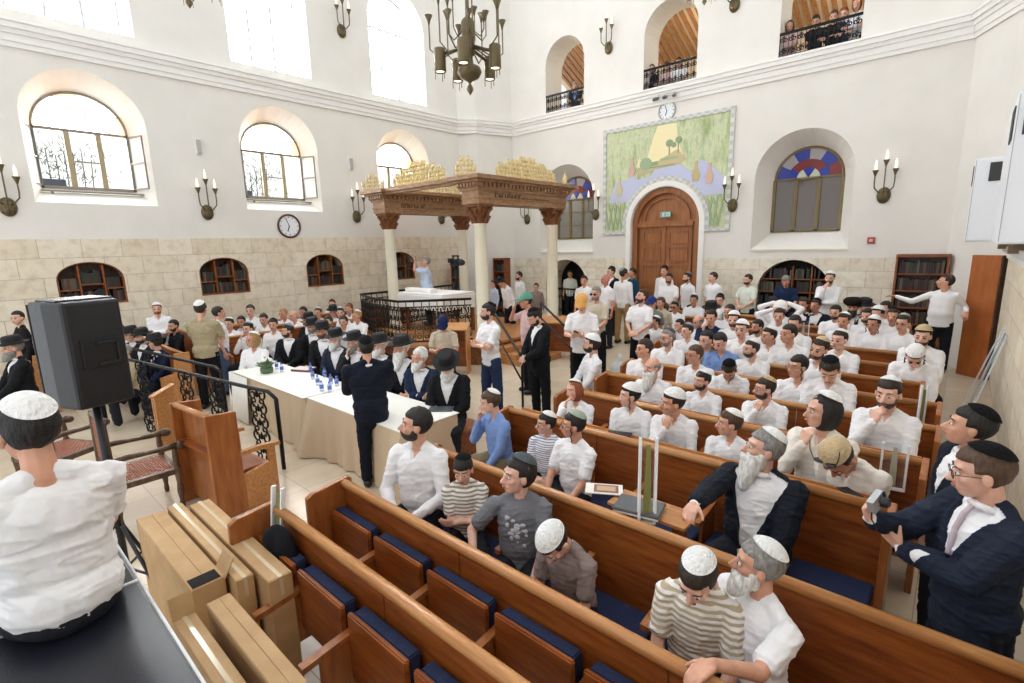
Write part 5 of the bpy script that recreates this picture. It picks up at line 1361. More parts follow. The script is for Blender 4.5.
# gate panel and rear room seen through the left niche of the back wall
struct((lambda B: (B.box((-11.9, YB + 2.8, 0), (-8.4, YB + 2.9, 2.6)), B.box((-11.9, YB + .9, 2.5), (-8.4, YB + 2.9, 2.6)), B.box((-11.9, YB + .9, 0), (-11.8, YB + 2.9, 2.6)), B.box((-8.5, YB + .9, 0), (-8.4, YB + 2.9, 2.6)), B.build('wall_rear_room', plain('rear_room', '6e675f', .8)))[-1])(MB()))
f = MB(); f.box((-11.9, YB + .85, -.1), (-8.4, YB + 2.9, 0)); struct(f.build('floor_rear_room', M_floor))
e = empty('niche_railing', (0, 0, 0), 0, 'black iron grille across the arched opening left of the door', 'railing')
B = MB(); B.box((-10.98, YB + .05, 1.13), (-9.3, YB + .09, 1.18)); B.box((-10.98, YB + .05, .12), (-9.3, YB + .09, .16)); B.build('rail', M_iron, e)
for j in range(14):
    B = MB(); x = -10.94 + j * .12; pn = lambda u, v: Vector((u, YB + .07, v)); B.tube([pn(x, .14), pn(x, 1.15)], .009, 4)
    scroll(B, (x + .06, .4), .05, 0, 1, pn, .008); scroll(B, (x + .06, .9), .05, 0, 1, pn, .008, -1); B.build('baluster', M_iron, e)
# plants and a dark railing outside the left windows
for k, y in enumerate(WINY):
    e = empty('potted_shrub', (XL - 1.5, y + .45, 3.6), 0, 'dark shrub seen outside through the %s left window' % ORD(k), 'plant', 'shrubs outside the left windows')
    B = MB(); B.box((-.2, -.25, 0), (.2, .25, .72)); B.build('planter', plain('dark_planter', '2a3140', .6), e)
    B = MB()
    for i in range(260):
        c = Vector((random.gauss(0, .17), random.gauss(.15, .5), 1.0 + random.gauss(0, .28)));
        B.cap(c, c + Vector((random.uniform(-.1, .1), random.uniform(-.1, .1), random.uniform(.02, .16))), .012, .003, 4, 1)
    B.build('foliage', plain('shrub_leaf', '56604a', .7), e)
    B = MB()
    for i in range(7): B.tube([(0, -.1 + i * .14, .5), (.0, -.12 + i * .15, 1.2 + .2 * rnd())], .012, 4)
    B.build('stem', plain('shrub_stem', '463a30', .8), e)
    pf = MB(); pf.box((XL - 1.9, y - .8, 3.4), (XL - .85, y + 2.8, 3.6)); struct(pf.build('trim_%d' % (10 + k), plain('outside_ledge', 'c9c5bc', .8)))
# ------------------------------------------------------------------ pews
M_navy = fabric('2b3350', 'seat_cushion_cloth')
RX = [(-3.42, .56), (-3.36, .56), (-3.30, .56), (-3.50, -.17), (-3.40, -.05), (-3.45, 0), (-3.55, -.02), (-3.6, -.2), (-3.9, -.27), (-4.3, -.48), (-4.6, -.58), (-5.2, -.6), (-5.3, -.62)]
def seat_meshes():
    B = MB(); B.box((-.25, -.018, 0), (.25, .012, .40)); pan = B.mesh('seat')
    B = MB(); B.box((-.235, .012, .03), (.235, .085, .395)); cu = B.mesh('cushion')
    for me, m in ((pan, M_pew), (cu, M_navy)):
        bm = bmesh.new(); bm.from_mesh(me); bmesh.ops.bevel(bm, geom=bm.edges[:], offset=.008, segments=2, affect='EDGES'); bm.to_mesh(me); bm.free(); me.materials.append(m)
    B = MB(); B.prism([(-.40, .60), (-.05, .64), (-.05, .67), (-.40, .635)], -.025, .025, YZ(0)); B.prism([(-.30, .3), (-.05, .3), (-.05, .62), (-.30, .60)], -.012, .012, YZ(0))
    arm = B.mesh('armrest'); bm = bmesh.new(); bm.from_mesh(arm); bmesh.ops.recalc_face_normals(bm, faces=bm.faces); bm.to_mesh(arm); bm.free(); arm.materials.append(M_pewend)
    return pan, cu, arm
PAN, CUSH, ARMM = seat_meshes()
for k, y in enumerate(ROWS):
    x0, x1 = RX[k]
    e = empty('pew', (x0, y, 0), 0, 'long wooden pew with smooth top rail, %s row counted from the camera' % ORD(k), 'pew', 'rows of wooden pews')
    w = x1 - x0
    n = max(1, round(w / .57)); sw = w / n
    M_ = Matrix.Rotation(R(-4), 4, 'X')
    nseg = max(2, round(w / 1.14))
    for i in range(nseg):
        B = MB(); B.box((w / nseg * i + .004, -.012, .30), (w / nseg * (i + 1) - .004, .014, .955)); B.build('backrest', M_pew, e, bevel=.003)
    B = MB(); B.tube([(.02, -.004, .955), (w - .02, -.004, .955)], .034, 12); B.build('top_rail', M_rail, e, True)
    B = MB(); B.box((.02, .02, .34), (w - .02, .035, .40)); B.build('brace', M_pew, e)
    if k >= 3:
        B = MB(); B.box((.03, .03, .895), (w - .03, .20, .917)); B.build('book_ledge', M_rail, e, bevel=.004)
        B = MB(); B.box((.03, .185, .917), (w - .03, .20, .935)); B.build('ledge_lip', M_rail, e)
    for xx in (0, w):
        B = MB(); B.prism([(-.30, 0), (.06, 0), (.06, .975), (.03, .995), (-.25, .965), (-.30, .94)], -.022, .022, YZ(xx)); B.build('end_panel', M_pewend, e, bevel=.006, fix=True)
    for i in range(n + 1):
        if 0 < i < n:
            a = D.objects.new('armrest', ARMM); COL.objects.link(a); a.parent = e; a.location = (sw * i, 0, 0)
    for i in range(n):
        s = D.objects.new('seat', PAN); COL.objects.link(s); s.parent = e
        up = k < 2 and True
        if k == 1: up = True
        if up: s.location = (sw * (i + .5), -.125, .40)
        else: s.location = (sw * (i + .5), -.06, .362); s.rotation_euler = (R(88), 0, 0)
        s.scale = (sw * .9 / .5, 1, 1)
        c = D.objects.new('cushion', CUSH); COL.objects.link(c); c.parent = s
        if not up: pass
# pews of the left block
def side_pew(x0, y0, L, rz, label):
    e = empty('pew', (x0, y0, 0), rz, label, 'pew', 'pews of the left block')
    B = MB(); B.box((0, -.015, .3), (L, .015, 1.0)); B.build('backrest', M_pew, e)
    B = MB(); B.tube([(.0, 0, 1.0), (L, 0, 1.0)], .03, 8); B.build('top_rail', M_rail, e, True)
    B = MB(); B.box((0, -.42, .41), (L, -.02, .45)); B.build('seat', M_pew, e)
    for xx in (0, L):
        B = MB(); B.prism([(-.42, 0), (.05, 0), (.05, 1.05), (-.18, 1.05), (-.22, .72), (-.42, .68)], -.025, .025, YZ(xx)); B.build('end_panel', M_rail if L < 9 else M_pew, e, fix=True, bevel=.006)
side_pew(-13.1, 2.55, 3.4, 0, 'wooden pew of the left block with men in black hats, behind the stair railing')
side_pew(-13.2, 3.35, 2.4, 0, 'short wooden pew of the left block by the stone wall')
side_pew(-10.95, 3.55, 2.8, R(90), 'wooden pew of the left block nearest the bimah railing')
side_pew(-11.75, 3.75, 3.1, R(90), 'wooden pew of the left block in the middle')
side_pew(-12.65, 4.2, 5.0, R(90), 'wooden pew of the left block along the stone wall')
side_pew(-13.35, 1.0, 1.7, 0, 'short wooden pew at the far left edge behind the loudspeaker')
e = empty('long_bench', (-9.5, 4.18, 0), 0, 'long backless wooden bench behind the tables under the hatted men', 'bench')
B = MB(); B.box((0, -.2, .40), (5.1, .2, .445)); B.build('seat', M_pew, e, bevel=.006)
for x in (.15, 1.7, 3.3, 4.9): B = MB(); B.box((x - .03, -.17, 0), (x + .03, .17, .40)); B.build('leg', M_pew, e)
# ------------------------------------------------------------------ bimah with canopy
e = empty('bimah_platform', (0, 0, 0), 0, 'raised wooden platform with iron railing under the carved canopy', 'platform')
bp = [(-12.0, 11.4), (-12.0, 7.3), (-10.75, 6.85), (-9.5, 6.7), (-8.85, 7.35), (-7.95, 8.0), (-7.95, 11.4)]
B = MB(); B.prism(bp, 0, .44); B.build('base', M_capital, e, fix=True)
B = MB(); B.prism([(x - .04 if x < -10 else x + .04, y - .05 if y < 9 else y) for x, y in bp], .44, .50); B.build('platform_top', M_rail, e, fix=True)
rp = [Vector((x, y, 0)) for x, y in ((-12.0, 11.0), (-11.95, 9.2), (-11.95, 7.35), (-10.75, 6.93), (-9.5, 6.78), (-8.9, 7.42), (-8.42, 8.05))]
rl = empty('bimah_railing', (0, 0, 0), 0, 'dark scrolled iron railing bowed round the front of the raised platform', 'railing')
B = MB(); B.tube([p + Vector((0, 0, 1.5)) for p in rp], .03, 8); B.tube([p + Vector((0, 0, .56)) for p in rp], .02, 6); B.tube([p + Vector((0, 0, 1.36)) for p in rp], .014, 6); B.build('rail', M_iron, rl, True)
M_iron2 = plain('dark_bronze_iron', '2c2a29', .4, .6)
for i in range(len(rp) - 1):
    a, b = rp[i], rp[i + 1]; L = (b - a).length; n = max(2, round(L / .17)); d = (b - a) / L
    for j in range(n):
        o = a + d * (L * (j + .5) / n); w = L / n
        pn = lambda u, v, o=o, d=d: o + d * u + Vector((0, 0, v))
        B = MB(); B.tube([pn(-w / 2, .56), pn(-w / 2, 1.5)], .010, 4)
        for z in (.68, .88, 1.10):
            scroll(B, (.0, z), .075, PI / 2, 1.0, pn, .011, 1, 10); scroll(B, (.0, z), .075, PI / 2, 1.0, pn, .011, -1, 10)
        B.tube([pn(w * .38 * math.cos(PI * t / 8), 1.27 + .09 * math.sin(PI * t / 8)) for t in range(9)], .010, 4)
        B.cap(pn(0, 1.18), pn(0, 1.30), .012, .022, 6, 2); B.build('scroll_panel', M_iron2, rl)
cn = empty('canopy', (0, 0, 0), 0, 'carved wooden canopy with gilded crests on four cream columns over the platform', 'canopy')
CX, CY = (-11.8, -8.3), (8.3, 11.0)
for x in CX:
    for y in CY:
        c = MB(); c.lathe([(.20, .5), (.20, .56), (.165, .6), (.165, .63), (.148, .66), (.15, 1.6), (.135, 3.14), (.15, 3.16), (.15, 3.2)], (x, y, 0), 28); co = c.build('column', M_column, cn, True)
        c = MB(); c.lathe([(.14, 3.18), (.155, 3.2), (.15, 3.3), (.18, 3.42), (.20, 3.52), (.235, 3.56), (.235, 3.60), (.0, 3.60)], (x, y, 0), 20)
        for lv, (z, r0, hh) in enumerate(((3.2, .15, .15), (3.32, .165, .16))):
            for i in range(8):
                a = i * PI / 4 + lv * PI / 8; u = Vector((math.cos(a), math.sin(a), 0)); o = Vector((x, y, 0))
                c.tube([o + u * r0 + Vector((0, 0, z)), o + u * (r0 + .03) + Vector((0, 0, z + hh * .6)), o + u * (r0 + .085) + Vector((0, 0, z + hh)), o + u * (r0 + .10) + Vector((0, 0, z + hh * .82))], [.035, .045, .028, .018], 6)
        for i in range(4):
            a = i * PI / 2 + PI / 4; u = Vector((math.cos(a), math.sin(a), 0)); o = Vector((x, y, 3.52)); c.cap(o + u * .25, o + u * .25 + Vector((0, 0, .01)), .055, .055, 8)
        c.box((x - .24, y - .24, 3.56), (x + .24, y + .24, 3.61)); c.build('capital', M_capital, cn, False, fix=True)
for i, x in enumerate(CX):
    B = MB(); B.box((x - .26, CY[0] - .28, 3.61), (x + .26, CY[1] + .28, 3.93)); B.box((x - .28, CY[0] - .3, 3.73), (x + .28, CY[1] + .3, 3.76)); B.box((x - .30, CY[0] - .32, 3.90), (x + .30, CY[1] + .32, 3.95)); B.build('architrave', M_canopy, cn)
    B = MB(); B.box((x - .33, CY[0] - .35, 3.95), (x + .33, CY[1] + .35, 4.06)); B.box((x - .42, CY[0] - .44, 4.06), (x + .42, CY[1] + .44, 4.11)); B.box((x - .50, CY[0] - .52, 4.11), (x + .50, CY[1] + .52, 4.2)); B.build('cornice', M_canopy, cn, bevel=.008)
    B = MB(); L = CY[1] - CY[0] + .7; n = 26
    for j in range(n):
        y = CY[0] - .34 + L * (j + .5) / n
        for s_ in (-1, 1): B.box((x + s_ * .33, y - .035, 3.975), (x + s_ * .385, y + .035, 4.055))
    for j in range(6):
        xx = x - .30 + .6 * (j + .5) / 6; B.box((xx - .03, CY[0] - .41, 3.975), (xx + .03, CY[0] - .35, 4.055))
    for s_ in (-1, 1): B.box((x + s_ * .32, CY[0] - .36, 3.97), (x + s_ * .335, CY[1] + .36, 4.058))
    B.box((x - .33, CY[0] - .36, 3.97), (x + .33, CY[0] - .345, 4.058))
    B.build('dentil_band', M_canopy, cn)
    # worn carved inscription, strokes too small to read
    B = MB(); random.seed(5 + i); y = CY[0] + .25
    while y < CY[1] - .5:
        hgt = .13 if y < CY[0] + 1.1 else .06; w = .05 + rnd() * .05
        X = x + .262
        B.box((X, y, 3.79 - .06), (X + .012, y + .014, 3.79 - .06 + hgt)); 
        if rnd() > .3: B.box((X, y, 3.79 - .06 + hgt - .014), (X + .012, y + w, 3.79 - .06 + hgt))
        if rnd() > .5: B.box((X, y + w - .014, 3.73), (X + .012, y + w, 3.73 + hgt * .7))
        y += w + .035
    B.build('inscription', plain('carving_dark', '3c2716', .5), cn)
for y in (CY[0], CY[1]):
    B = MB(); B.box((CX[0] + .3, y - .40, 4.12), (CX[1] - .3, y - .12, 4.2)); B.box((CX[0] + .3, y - .34, 4.06), (CX[1] - .3, y - .2, 4.12)); B.build('cross_bar', M_canopy, cn)
random.seed(11)
def leafcrest(o, d, L, hmax, n, seed):
    """pierced gilded foliage rising towards its middle"""
    random.seed(seed); B = MB(); up = Vector((0, 0, 1)); nrm = d.cross(up)
    for i in range(n):
        t = (i + .5) / n; u = L * (t - .5); h = hmax * (.40 + .6 * math.sin(PI * t))
        for lv in range(int(h / .10) + 1):
            z = lv * .10; s = random.choice((-1, 1)); c = o + d * (u + random.uniform(-.02, .02)) + up * z
            pts = [c + d * (s * .02 * math.sin(q)) + up * (q * .035) + nrm * (.012 * math.sin(q * 2)) for q in range(4)]
            pts += [pts[-1] + d * (s * .035) + up * .02, pts[-1] + d * (s * .045) - up * .008]
            B.tube(pts, [.022, .03, .03, .024, .018, .012], 5)
            B.cap(c + d * (-s * .03) + up * .03, c + d * (-s * .055) + up * .075, .017, .009, 5, 2)
    return B
for o, d, L, h, n in ((Vector((-8.3 + .3, 9.65, 4.2)), Vector((0, 1, 0)), 2.2, .42, 22), (Vector((-11.8 + .3, 9.65, 4.2)), Vector((0, 1, 0)), 2.2, .40, 20), (Vector((-10.05, 8.0, 4.2)), Vector((1, 0, 0)), 2.0, .42, 20), (Vector((-10.05, 10.8, 4.2)), Vector((1, 0, 0)), 1.6, .36, 14),
                   (Vector((-8.3, 7.9, 4.2)), Vector((.7, .7, 0)), .5, .34, 6), (Vector((-11.9, 7.95, 4.2)), Vector((.7, .7, 0)), .6, .32, 6), (Vector((-8.1, 11.3, 4.2)), Vector((.7, -.7, 0)), .5, .22, 5)):
    leafcrest(o, d, L, h, n, int(L * 100)).build('gilded_crest', M_gold, cn, True)
random.seed(3)
e = empty('reading_table', (-10.35, 8.7, .5), 0, 'reading table draped in white cloth on the railed platform', 'table')
B = MB(); B.box((-.95, -.6, .99), (.85, .5, 1.03)); B.build('table_top', fabric('f3f1ee'), e, bevel=.01)
B = MB(); B.box((-.97, -.63, .62), (.87, .52, .985)); B.build('cloth', fabric('eceae6'), e, bevel=.02)
for sx in (-1, 1):
    for sy in (-1, 1): B = MB(); B.box((sx * .8 - .04, sy * .45 - .04, 0), (sx * .8 + .04, sy * .45 + .04, .98)); B.build('leg', M_capital, e)
e = empty('cushion_bolster', (-10.9, 8.4, 1.531), 0, 'long white covered bolster lying on the draped reading table', 'cushion')
B = MB(); B.box((-.35, -.12, 0), (.75, .14, .10)); B.build('pillow', fabric('f0eeea'), e, bevel=.03)
# steps with two black handrails
p0 = atz(523, 412, 0); 
e = empty('platform_steps', (0, 0, 0), 0, 'wooden steps leading up to the railed platform beside the near column', 'steps')
for i in range(3):
    B = MB(); B.box((-7.95 + .32 * i, 8.3, 0), (-7.63 + .32 * i, 9.6, .38 - .12 * i)); B.build('step', M_rail, e, bevel=.01)
def handrail(name, pts, label, posts):
    h = empty(name, (0, 0, 0), 0, label, 'handrail')
    B = MB(); B.tube(pts, .024, 8); B.build('rail', M_iron, h, True)
    for p in posts: B = MB(); B.tube([p, Vector((p[0], p[1], 0))], .020, 8); B.build('post', M_iron, h, True)
    return h
a = atz(492, 309, 1.42); b = Vector((p0.x, p0.y, .92)); 
h = handrail('stair_handrail', [a, b + (a - b) * .06, b], 'black stair handrail sloping down in front of the near canopy column', [b])
B = MB(); B.tube([a - Vector((0, 0, .38)), b - Vector((0, 0, .40))], .016, 6); B.build('lower_rail', M_iron, h, True)
a2 = aty(541, 303, 8.6); b2 = aty(582, 343, 7.6)
h = handrail('stair_handrail', [a2, b2], 'black stair handrail behind the man in the green cap', [Vector(b2), Vector(a2)])
B = MB(); B.tube([a2 - Vector((0, 0, .33)), b2 - Vector((0, 0, .33))], .016, 6); B.build('lower_rail', M_iron, h, True)
def deskbox(loc, rz, label, w=.7, d=.45, h=1.0, mat=None):
    e = empty('reading_desk', loc, rz, label, 'desk'); mat = mat or M_rail
    B = MB(); B.prism([(-d / 2, h - .1), (d / 2, h), (d / 2, h + .03), (-d / 2, h - .07)], -w / 2, w / 2, YZ(0)); B.build('sloping_top', mat, e, fix=True, bevel=.005)
    for s_ in (-1, 1): B = MB(); B.prism([(-d / 2 + .02, 0), (d / 2 - .02, 0), (d / 2 - .02, h), (-d / 2 + .02, h - .1)], -.015, .015, YZ(s_ * (w / 2 - .03))); B.build('side_panel', mat, e, fix=True)
    B = MB(); B.box((-w / 2 + .03, d / 2 - .04, .1), (w / 2 - .03, d / 2 - .02, h)); B.build('front_panel', M_pew, e)
q = atz(457, 325, 1.05); deskbox((q.x, q.y, 0), R(35), 'small wooden reading desk beside the man with folded arms', .5, .4, 1.05)
q = aty(556, 325, 9.6); deskbox((q.x, q.y, 0), R(20), 'wooden book cabinet desk near the right canopy column', 1.1, .5, .95)
deskbox((-8.2, 1.80, 0), R(20), 'narrow wooden reading desk left of the khaki shirt, beyond the railing', .10, .32, .85)
# video camera on a tripod on the platform
q = aty(455, 262, 9.4)
e = empty('video_camera', (q.x, q.y, 2.18), R(75), 'black video camera on a tripod on the railed platform', 'camera')
B = MB(); B.box((-.10, -.28, 0), (.10, .14, .18)); B.build('body', M_black, e, bevel=.02); B = MB(); B.cap((0, -.3, .09), (0, -.42, .09), .07, .08, 14); B.build('lens', M_black, e, True); B = MB(); B.box((-.03, -.2, .24), (.03, .12, .28)); B.box((-.02, -.2, .17), (.02, -.17, .25)); B.box((-.02, .08, .17), (.02, .11, .25)); B.build('handle', M_black, e); B = MB(); B.box((-.16, -.05, .08), (-.10, .12, .2)); B.build('screen', M_black, e)
e = empty('tripod', (q.x, q.y, .5), R(20), 'black tripod carrying the video camera', 'tripod')
B = MB(); B.tube([(0, 0, .9), (0, 0, 1.66)], .025, 8); B.lathe([(.05, 1.6), (.06, 1.67), (.02, 1.68)], (0, 0, 0), 12); B.build('centre_post', M_black, e, True)
for i in range(3):
    a = i * 2.094; B = MB(); B.tube([(.03 * math.cos(a), .03 * math.sin(a), 1.25), (.42 * math.cos(a), .42 * math.sin(a), .01)], .018, 6); B.build('leg', M_black, e, True)

# ------------------------------------------------------------------ the long table
def drape_table(x0, x1, y0, y1, label, ctop, seed):
    e = empty('table', ((x0 + x1) / 2, (y0 + y1) / 2, 0), 0, label, 'table'); hx, hy = (x1 - x0) / 2, (y1 - y0) / 2
    B = MB(); B.box((-hx, -hy, .70), (hx, hy, .745)); B.build('table_top', M_dark, e)
    for sx in (-1, 1):
        for sy in (-1, 1): B = MB(); B.box((sx * (hx - .1) - .025, sy * (hy - .1) - .025, 0), (sx * (hx - .1) + .025, sy * (hy - .1) + .025, .70)); B.build('leg', M_dark, e)
    return e, hx, hy
def skirt(name, x0, x1, y0, y1, z1, mat, label, amp=.025, seed=1, hem=.012, extra=0):
    """cloth lying over the table and falling in folds to the floor on all four sides"""
    random.seed(seed); per = []
    N = 150; Lx, Ly = x1 - x0, y1 - y0; T_ = 2 * (Lx + Ly)
    def pt(t):
        s = t * T_
        if s < Lx: return Vector((x0 + s, y0, 0)), Vector((0, -1, 0))
        s -= Lx
        if s < Ly: return Vector((x1, y0 + s, 0)), Vector((1, 0, 0))
        s -= Ly
        if s < Lx: return Vector((x1 - s, y1, 0)), Vector((0, 1, 0))
        return Vector((x0, y1 - (s - Lx), 0)), Vector((-1, 0, 0))
    B = MB(); rows = 10; V = []; F = []
    for r in range(rows + 1):
        z = z1 - (z1 - hem) * r / rows
        for i in range(N):
            p, nn = pt(i / N); t = r / rows
            s = i / N * T_
            f = (math.sin(s * 17 + seed) * .6 + math.sin(s * 31 + 2 * seed) * .4) * amp * t
            corner = min((p - Vector((x1, y0, 0))).length, (p - Vector((x0, y0, 0))).length)
            f += extra * t * math.exp(-(corner / .25) ** 2) + .03 * t
            V.append(Vector((p.x, p.y, z)) + nn * (f + .006))
    for r in range(rows):
        for i in range(N): F.append((r * N + i, (r + 1) * N + i, (r + 1) * N + (i + 1) % N, r * N + (i + 1) % N))
    F.append(tuple(range(N))); B.add(V, F)
    o = B.build(name, mat, None, True); sd = o.modifiers.new('thick', 'SOLIDIFY'); sd.thickness = .004
    md = o.modifiers.new('e', 'EDGE_SPLIT'); md.split_angle = R(50)
    tag(o, label, 'tablecloth'); return o
M_satin = fabric('cdb79a', 'beige_satin', None, .45, 3); M_cloth = fabric('f4f1ea', 'white_cloth', None, .7, 3)
drape_table(-8.78, -6.42, 2.98, 3.66, 'long folding table at left under white and beige cloths', None, 1)
drape_table(-6.38, -4.32, 3.02, 3.78, 'long folding table at right under a beige cloth beside the speaker', None, 2)
skirt('tablecloth', -8.80, -6.40, 2.96, 3.68, .752, M_satin, 'beige satin cloth hanging to the floor from the left long table', .038, 2, extra=.10)
skirt('tablecloth', -6.37, -4.30, 3.00, 3.80, .752, M_satin, 'beige satin cloth hanging to the floor from the right long table', .038, 5, extra=.22)
def overlay(x0, x1, y0, y1, z, drop, label, ld=0):
    B = MB(); B.box((x0, y0, z), (x1, y1, z + .006)); B.box((x0 - .004, y0 - .06, z - drop), (x0 if not ld else x0, y0, z)) if False else None
    o = B.build('table_overlay', M_cloth, None); tag(o, label, 'tablecloth'); return o
overlay(-8.83, -6.39, 2.94, 3.70, .757, .1, 'white cloth laid over the top of the left long table')
overlay(-6.36, -4.28, 2.99, 3.82, .757, .1, 'white cloth laid over the top of the right long table')
B = MB(); n = 26; V = []
for i in range(n + 1):
    s = i / n; x = -8.86; y = 2.9 + .84 * s
    for z in (.762, .02): V.append((x - .012 * math.sin(i * 1.9) - (.05 if z < .1 else 0), y, z))
B.add(V, [(2 * i, 2 * i + 1, 2 * i + 3, 2 * i + 2) for i in range(n)])
for i in range(n + 1):
    s = i / n; x = -8.86 + .62 * s; 
V = []
for i in range(n + 1):
    x = -8.86 + .72 * i / n
    for z in (.762, .02): V.append((x, 2.90 - .012 * math.sin(i * 1.7) - (.05 if z < .1 else 0), z))
B.add(V, [(2 * i, 2 * i + 2, 2 * i + 3, 2 * i + 1) for i in range(n)])
o = B.build('table_skirt', M_cloth, None, True); sd = o.modifiers.new('t', 'SOLIDIFY'); sd.thickness = .004; tag(o, 'white cloth falling to the floor at the left end of the long table', 'tablecloth')
# flowers
fl = atz(267, 372, .78)
e = empty('flower_arrangement', (fl.x, fl.y, .765), 0, 'white and green flower arrangement on the left table', 'flowers')
B = MB(); B.lathe([(.06, 0), (.09, .01), (.10, .08), (.08, .10)], (0, 0, 0), 16); B.build('bowl', plain('green_bowl', '5a7050', .4), e, True)
B = MB(); random.seed(4)
for i in range(70):
    a, b_ = rnd() * 6.28, rnd() * 1.4; d = Vector((math.sin(b_) * math.cos(a), math.sin(b_) * math.sin(a), math.cos(b_))); c = Vector((0, 0, .10)); B.cap(c + d * .05, c + d * (.11 + rnd() * .06), .022, .006, 5, 1)
B.build('leaves', plain('leaf_green', '6d8560', .6), e)
for i in range(16):
    a, b_ = rnd() * 6.28, rnd() * 1.15; d = Vector((math.sin(b_) * math.cos(a), math.sin(b_) * math.sin(a), math.cos(b_))); c = Vector((0, 0, .10)) + d * .13
    B = MB()
    for k in range(5): B.ell(c + Vector((.018 * math.cos(k * 1.256), .018 * math.sin(k * 1.256), .006)), (.02, .02, .013), None, 8, 5)
    B.ell(c + Vector((0, 0, .012)), (.014, .014, .014), None, 8, 5); B.build('flower', plain('petal_white', 'f0efe6', .6), e, True)
# small blue-capped bottles and glasses, papers and books on the tables
def bottle(p, lab, tall_=.15):
    e = empty('water_bottle', p, rnd() * 3, lab, 'bottle', 'small water bottles with blue labels on the long table')
    B = MB(); B.lathe([(.0, 0), (.026, 0), (.028, .01), (.028, .10), (.012, .13), (.012, tall_ - .02), (0, tall_ - .02)], (0, 0, 0), 12); B.build('bottle_body', glassmat('bottle_plastic', 'dfe8f4', .8, .1) if 'bp' not in MATS else MATS['bp'], e, True)
    B = MB(); B.lathe([(.0285, .04), (.0292, .045), (.0292, .085), (.0285, .09)], (0, 0, 0), 12); B.build('bottle_label', plain('label_blue', '5a74c4', .4), e, True)
    B = MB(); B.lathe([(.0, tall_ - .025), (.014, tall_ - .022), (.014, tall_), (0, tall_)], (0, 0, 0), 10); B.build('bottle_cap', plain('cap_blue', '3c58b8', .4), e, True)
MATS['bp'] = glassmat('bottle_plastic', 'dfe8f4', .8, .1)
for i, (px, py) in enumerate(((313, 379), (318, 385), (325, 377), (331, 384), (337, 386), (322, 391), (311, 372), (330, 392))):
    q = atz(px, py, .765); bottle((q.x, q.y, .765), 'small clear water bottle with blue label on the table in front of the hatted men')
for i, (px, py) in enumerate(((277, 369), (282, 372))):
    q = atz(px, py, .765); bottle((q.x, q.y, .765), 'clear water bottle with blue label beside the flower arrangement, %s one' % ('left', 'right')[i])
q = atz(304, 370, .77); e = empty('open_book', (q.x, q.y, .765), R(25), 'pinkish book lying on the table before the bearded man', 'book')
B = MB(); B.box((-.17, -.11, 0), (.17, .11, .03)); B.build('cover', plain('book_cover_red', '6a3a3e', .5), e, bevel=.004); B = MB(); B.box((-.16, -.10, .03), (-.005, .10, .042)); B.box((.005, -.10, .03), (.16, .10, .042)); B.build('pages', plain('paper_pink', 'e8d4d2', .7), e)
q = atz(441, 409, .77); e = empty('tablet', (q.x, q.y, .765), R(40), 'thin dark tablet lying at the right end of the table', 'tablet')
B = MB(); B.box((-.15, -.09, 0), (.15, .09, .012)); B.build('case', plain('tablet_grey', '50545a', .3), e, bevel=.003)

# ------------------------------------------------------------------ left foreground: stair railings, loudspeaker, armchairs, bench, boxes, padded table
def ornate_rail(name, pts, posts, panels, label):
    h = empty(name, (0, 0, 0), 0, label, 'handrail')
    B = MB(); B.tube(pts, .026, 8); B.build('rail', M_iron, h, True)
    for p in posts: B = MB(); B.tube([p, Vector((p.x, p.y, .0))], .02, 8); B.build('post', M_iron, h, True)
    d = (pts[0] - pts[2]).normalized(); d.z = 0; d.normalize()
    for p in panels:
        pn = lambda u, v: Vector((p.x, p.y, 0)) + d * u + Vector((0, 0, v))
        B = MB(); top = p.z
        n = 5; H_ = (top - .06) / n
        for i in range(n):
            z = .05 + H_ * (i + .5)
            for sg in (1, -1):
                scroll(B, (sg * .085, z + .03), .085, PI / 2, 1.1, pn, .013, -sg, 12); scroll(B, (sg * .07, z - .06), .06, -PI / 2, 1.0, pn, .012, sg, 10)
            B.cap(pn(0, z + .01), pn(0, z + .09), .018, .008, 6, 2)
            B.cap(pn(-.06, z + .02), pn(-.02, z + .06), .012, .006, 5, 1); B.cap(pn(.06, z + .02), pn(.02, z + .06), .012, .006, 5, 1)
        B.cap(pn(0, top - .09), pn(0, top), .02, .012, 6, 2); B.cap(pn(-.1, .04), pn(.1, .04), .02, .02, 6, 2); B.build('scroll_panel', M_iron, h, True)
zA = 1.0
r1 = [atz(0, 329, 1.28), atz(116.5, 356.7, 1.14), atz(254, 388.5, 1.0), atz(268, 391.5, .985), atz(276, 399, .93), atz(283, 470, .0)]
r1[5] = Vector((r1[4].x, r1[4].y, .02))
far_ = r1[0]; 
if far_.x < XL + .2:
    t = (XL + .25 - r1[1].x) / (far_.x - r1[1].x); r1[0] = r1[1] + (far_ - r1[1]) * t
pan = []
for px in (256, 214, 184, 140, 104, 60):
    f_ = px / 254; p = atz(px, 329.5 + (388.5 - 329.5) * f_, 1.0 + .28 * (1 - f_)); pan.append(p)
ornate_rail('stair_railing', r1, [], pan, 'black wrought iron stair railing with scrolled panels crossing before the long table')
r2 = [atz(0, 318, 1.28), atz(114, 344.5, 1.14), atz(205, 365, 1.02), atz(215, 367, 1.0), atz(221, 372, .95)]
r2.append(Vector((r2[4].x, r2[4].y, .02)))
if r2[0].x < XL + .2:
    t = (XL + .2 - r2[1].x) / (r2[0].x - r2[1].x); r2[0] = r2[1] + (r2[0] - r2[1]) * t
ornate_rail('stair_railing', r2, [], [atz(150, 352.5, 1.09)], 'black stair railing further back, partly behind the man in the khaki shirt')
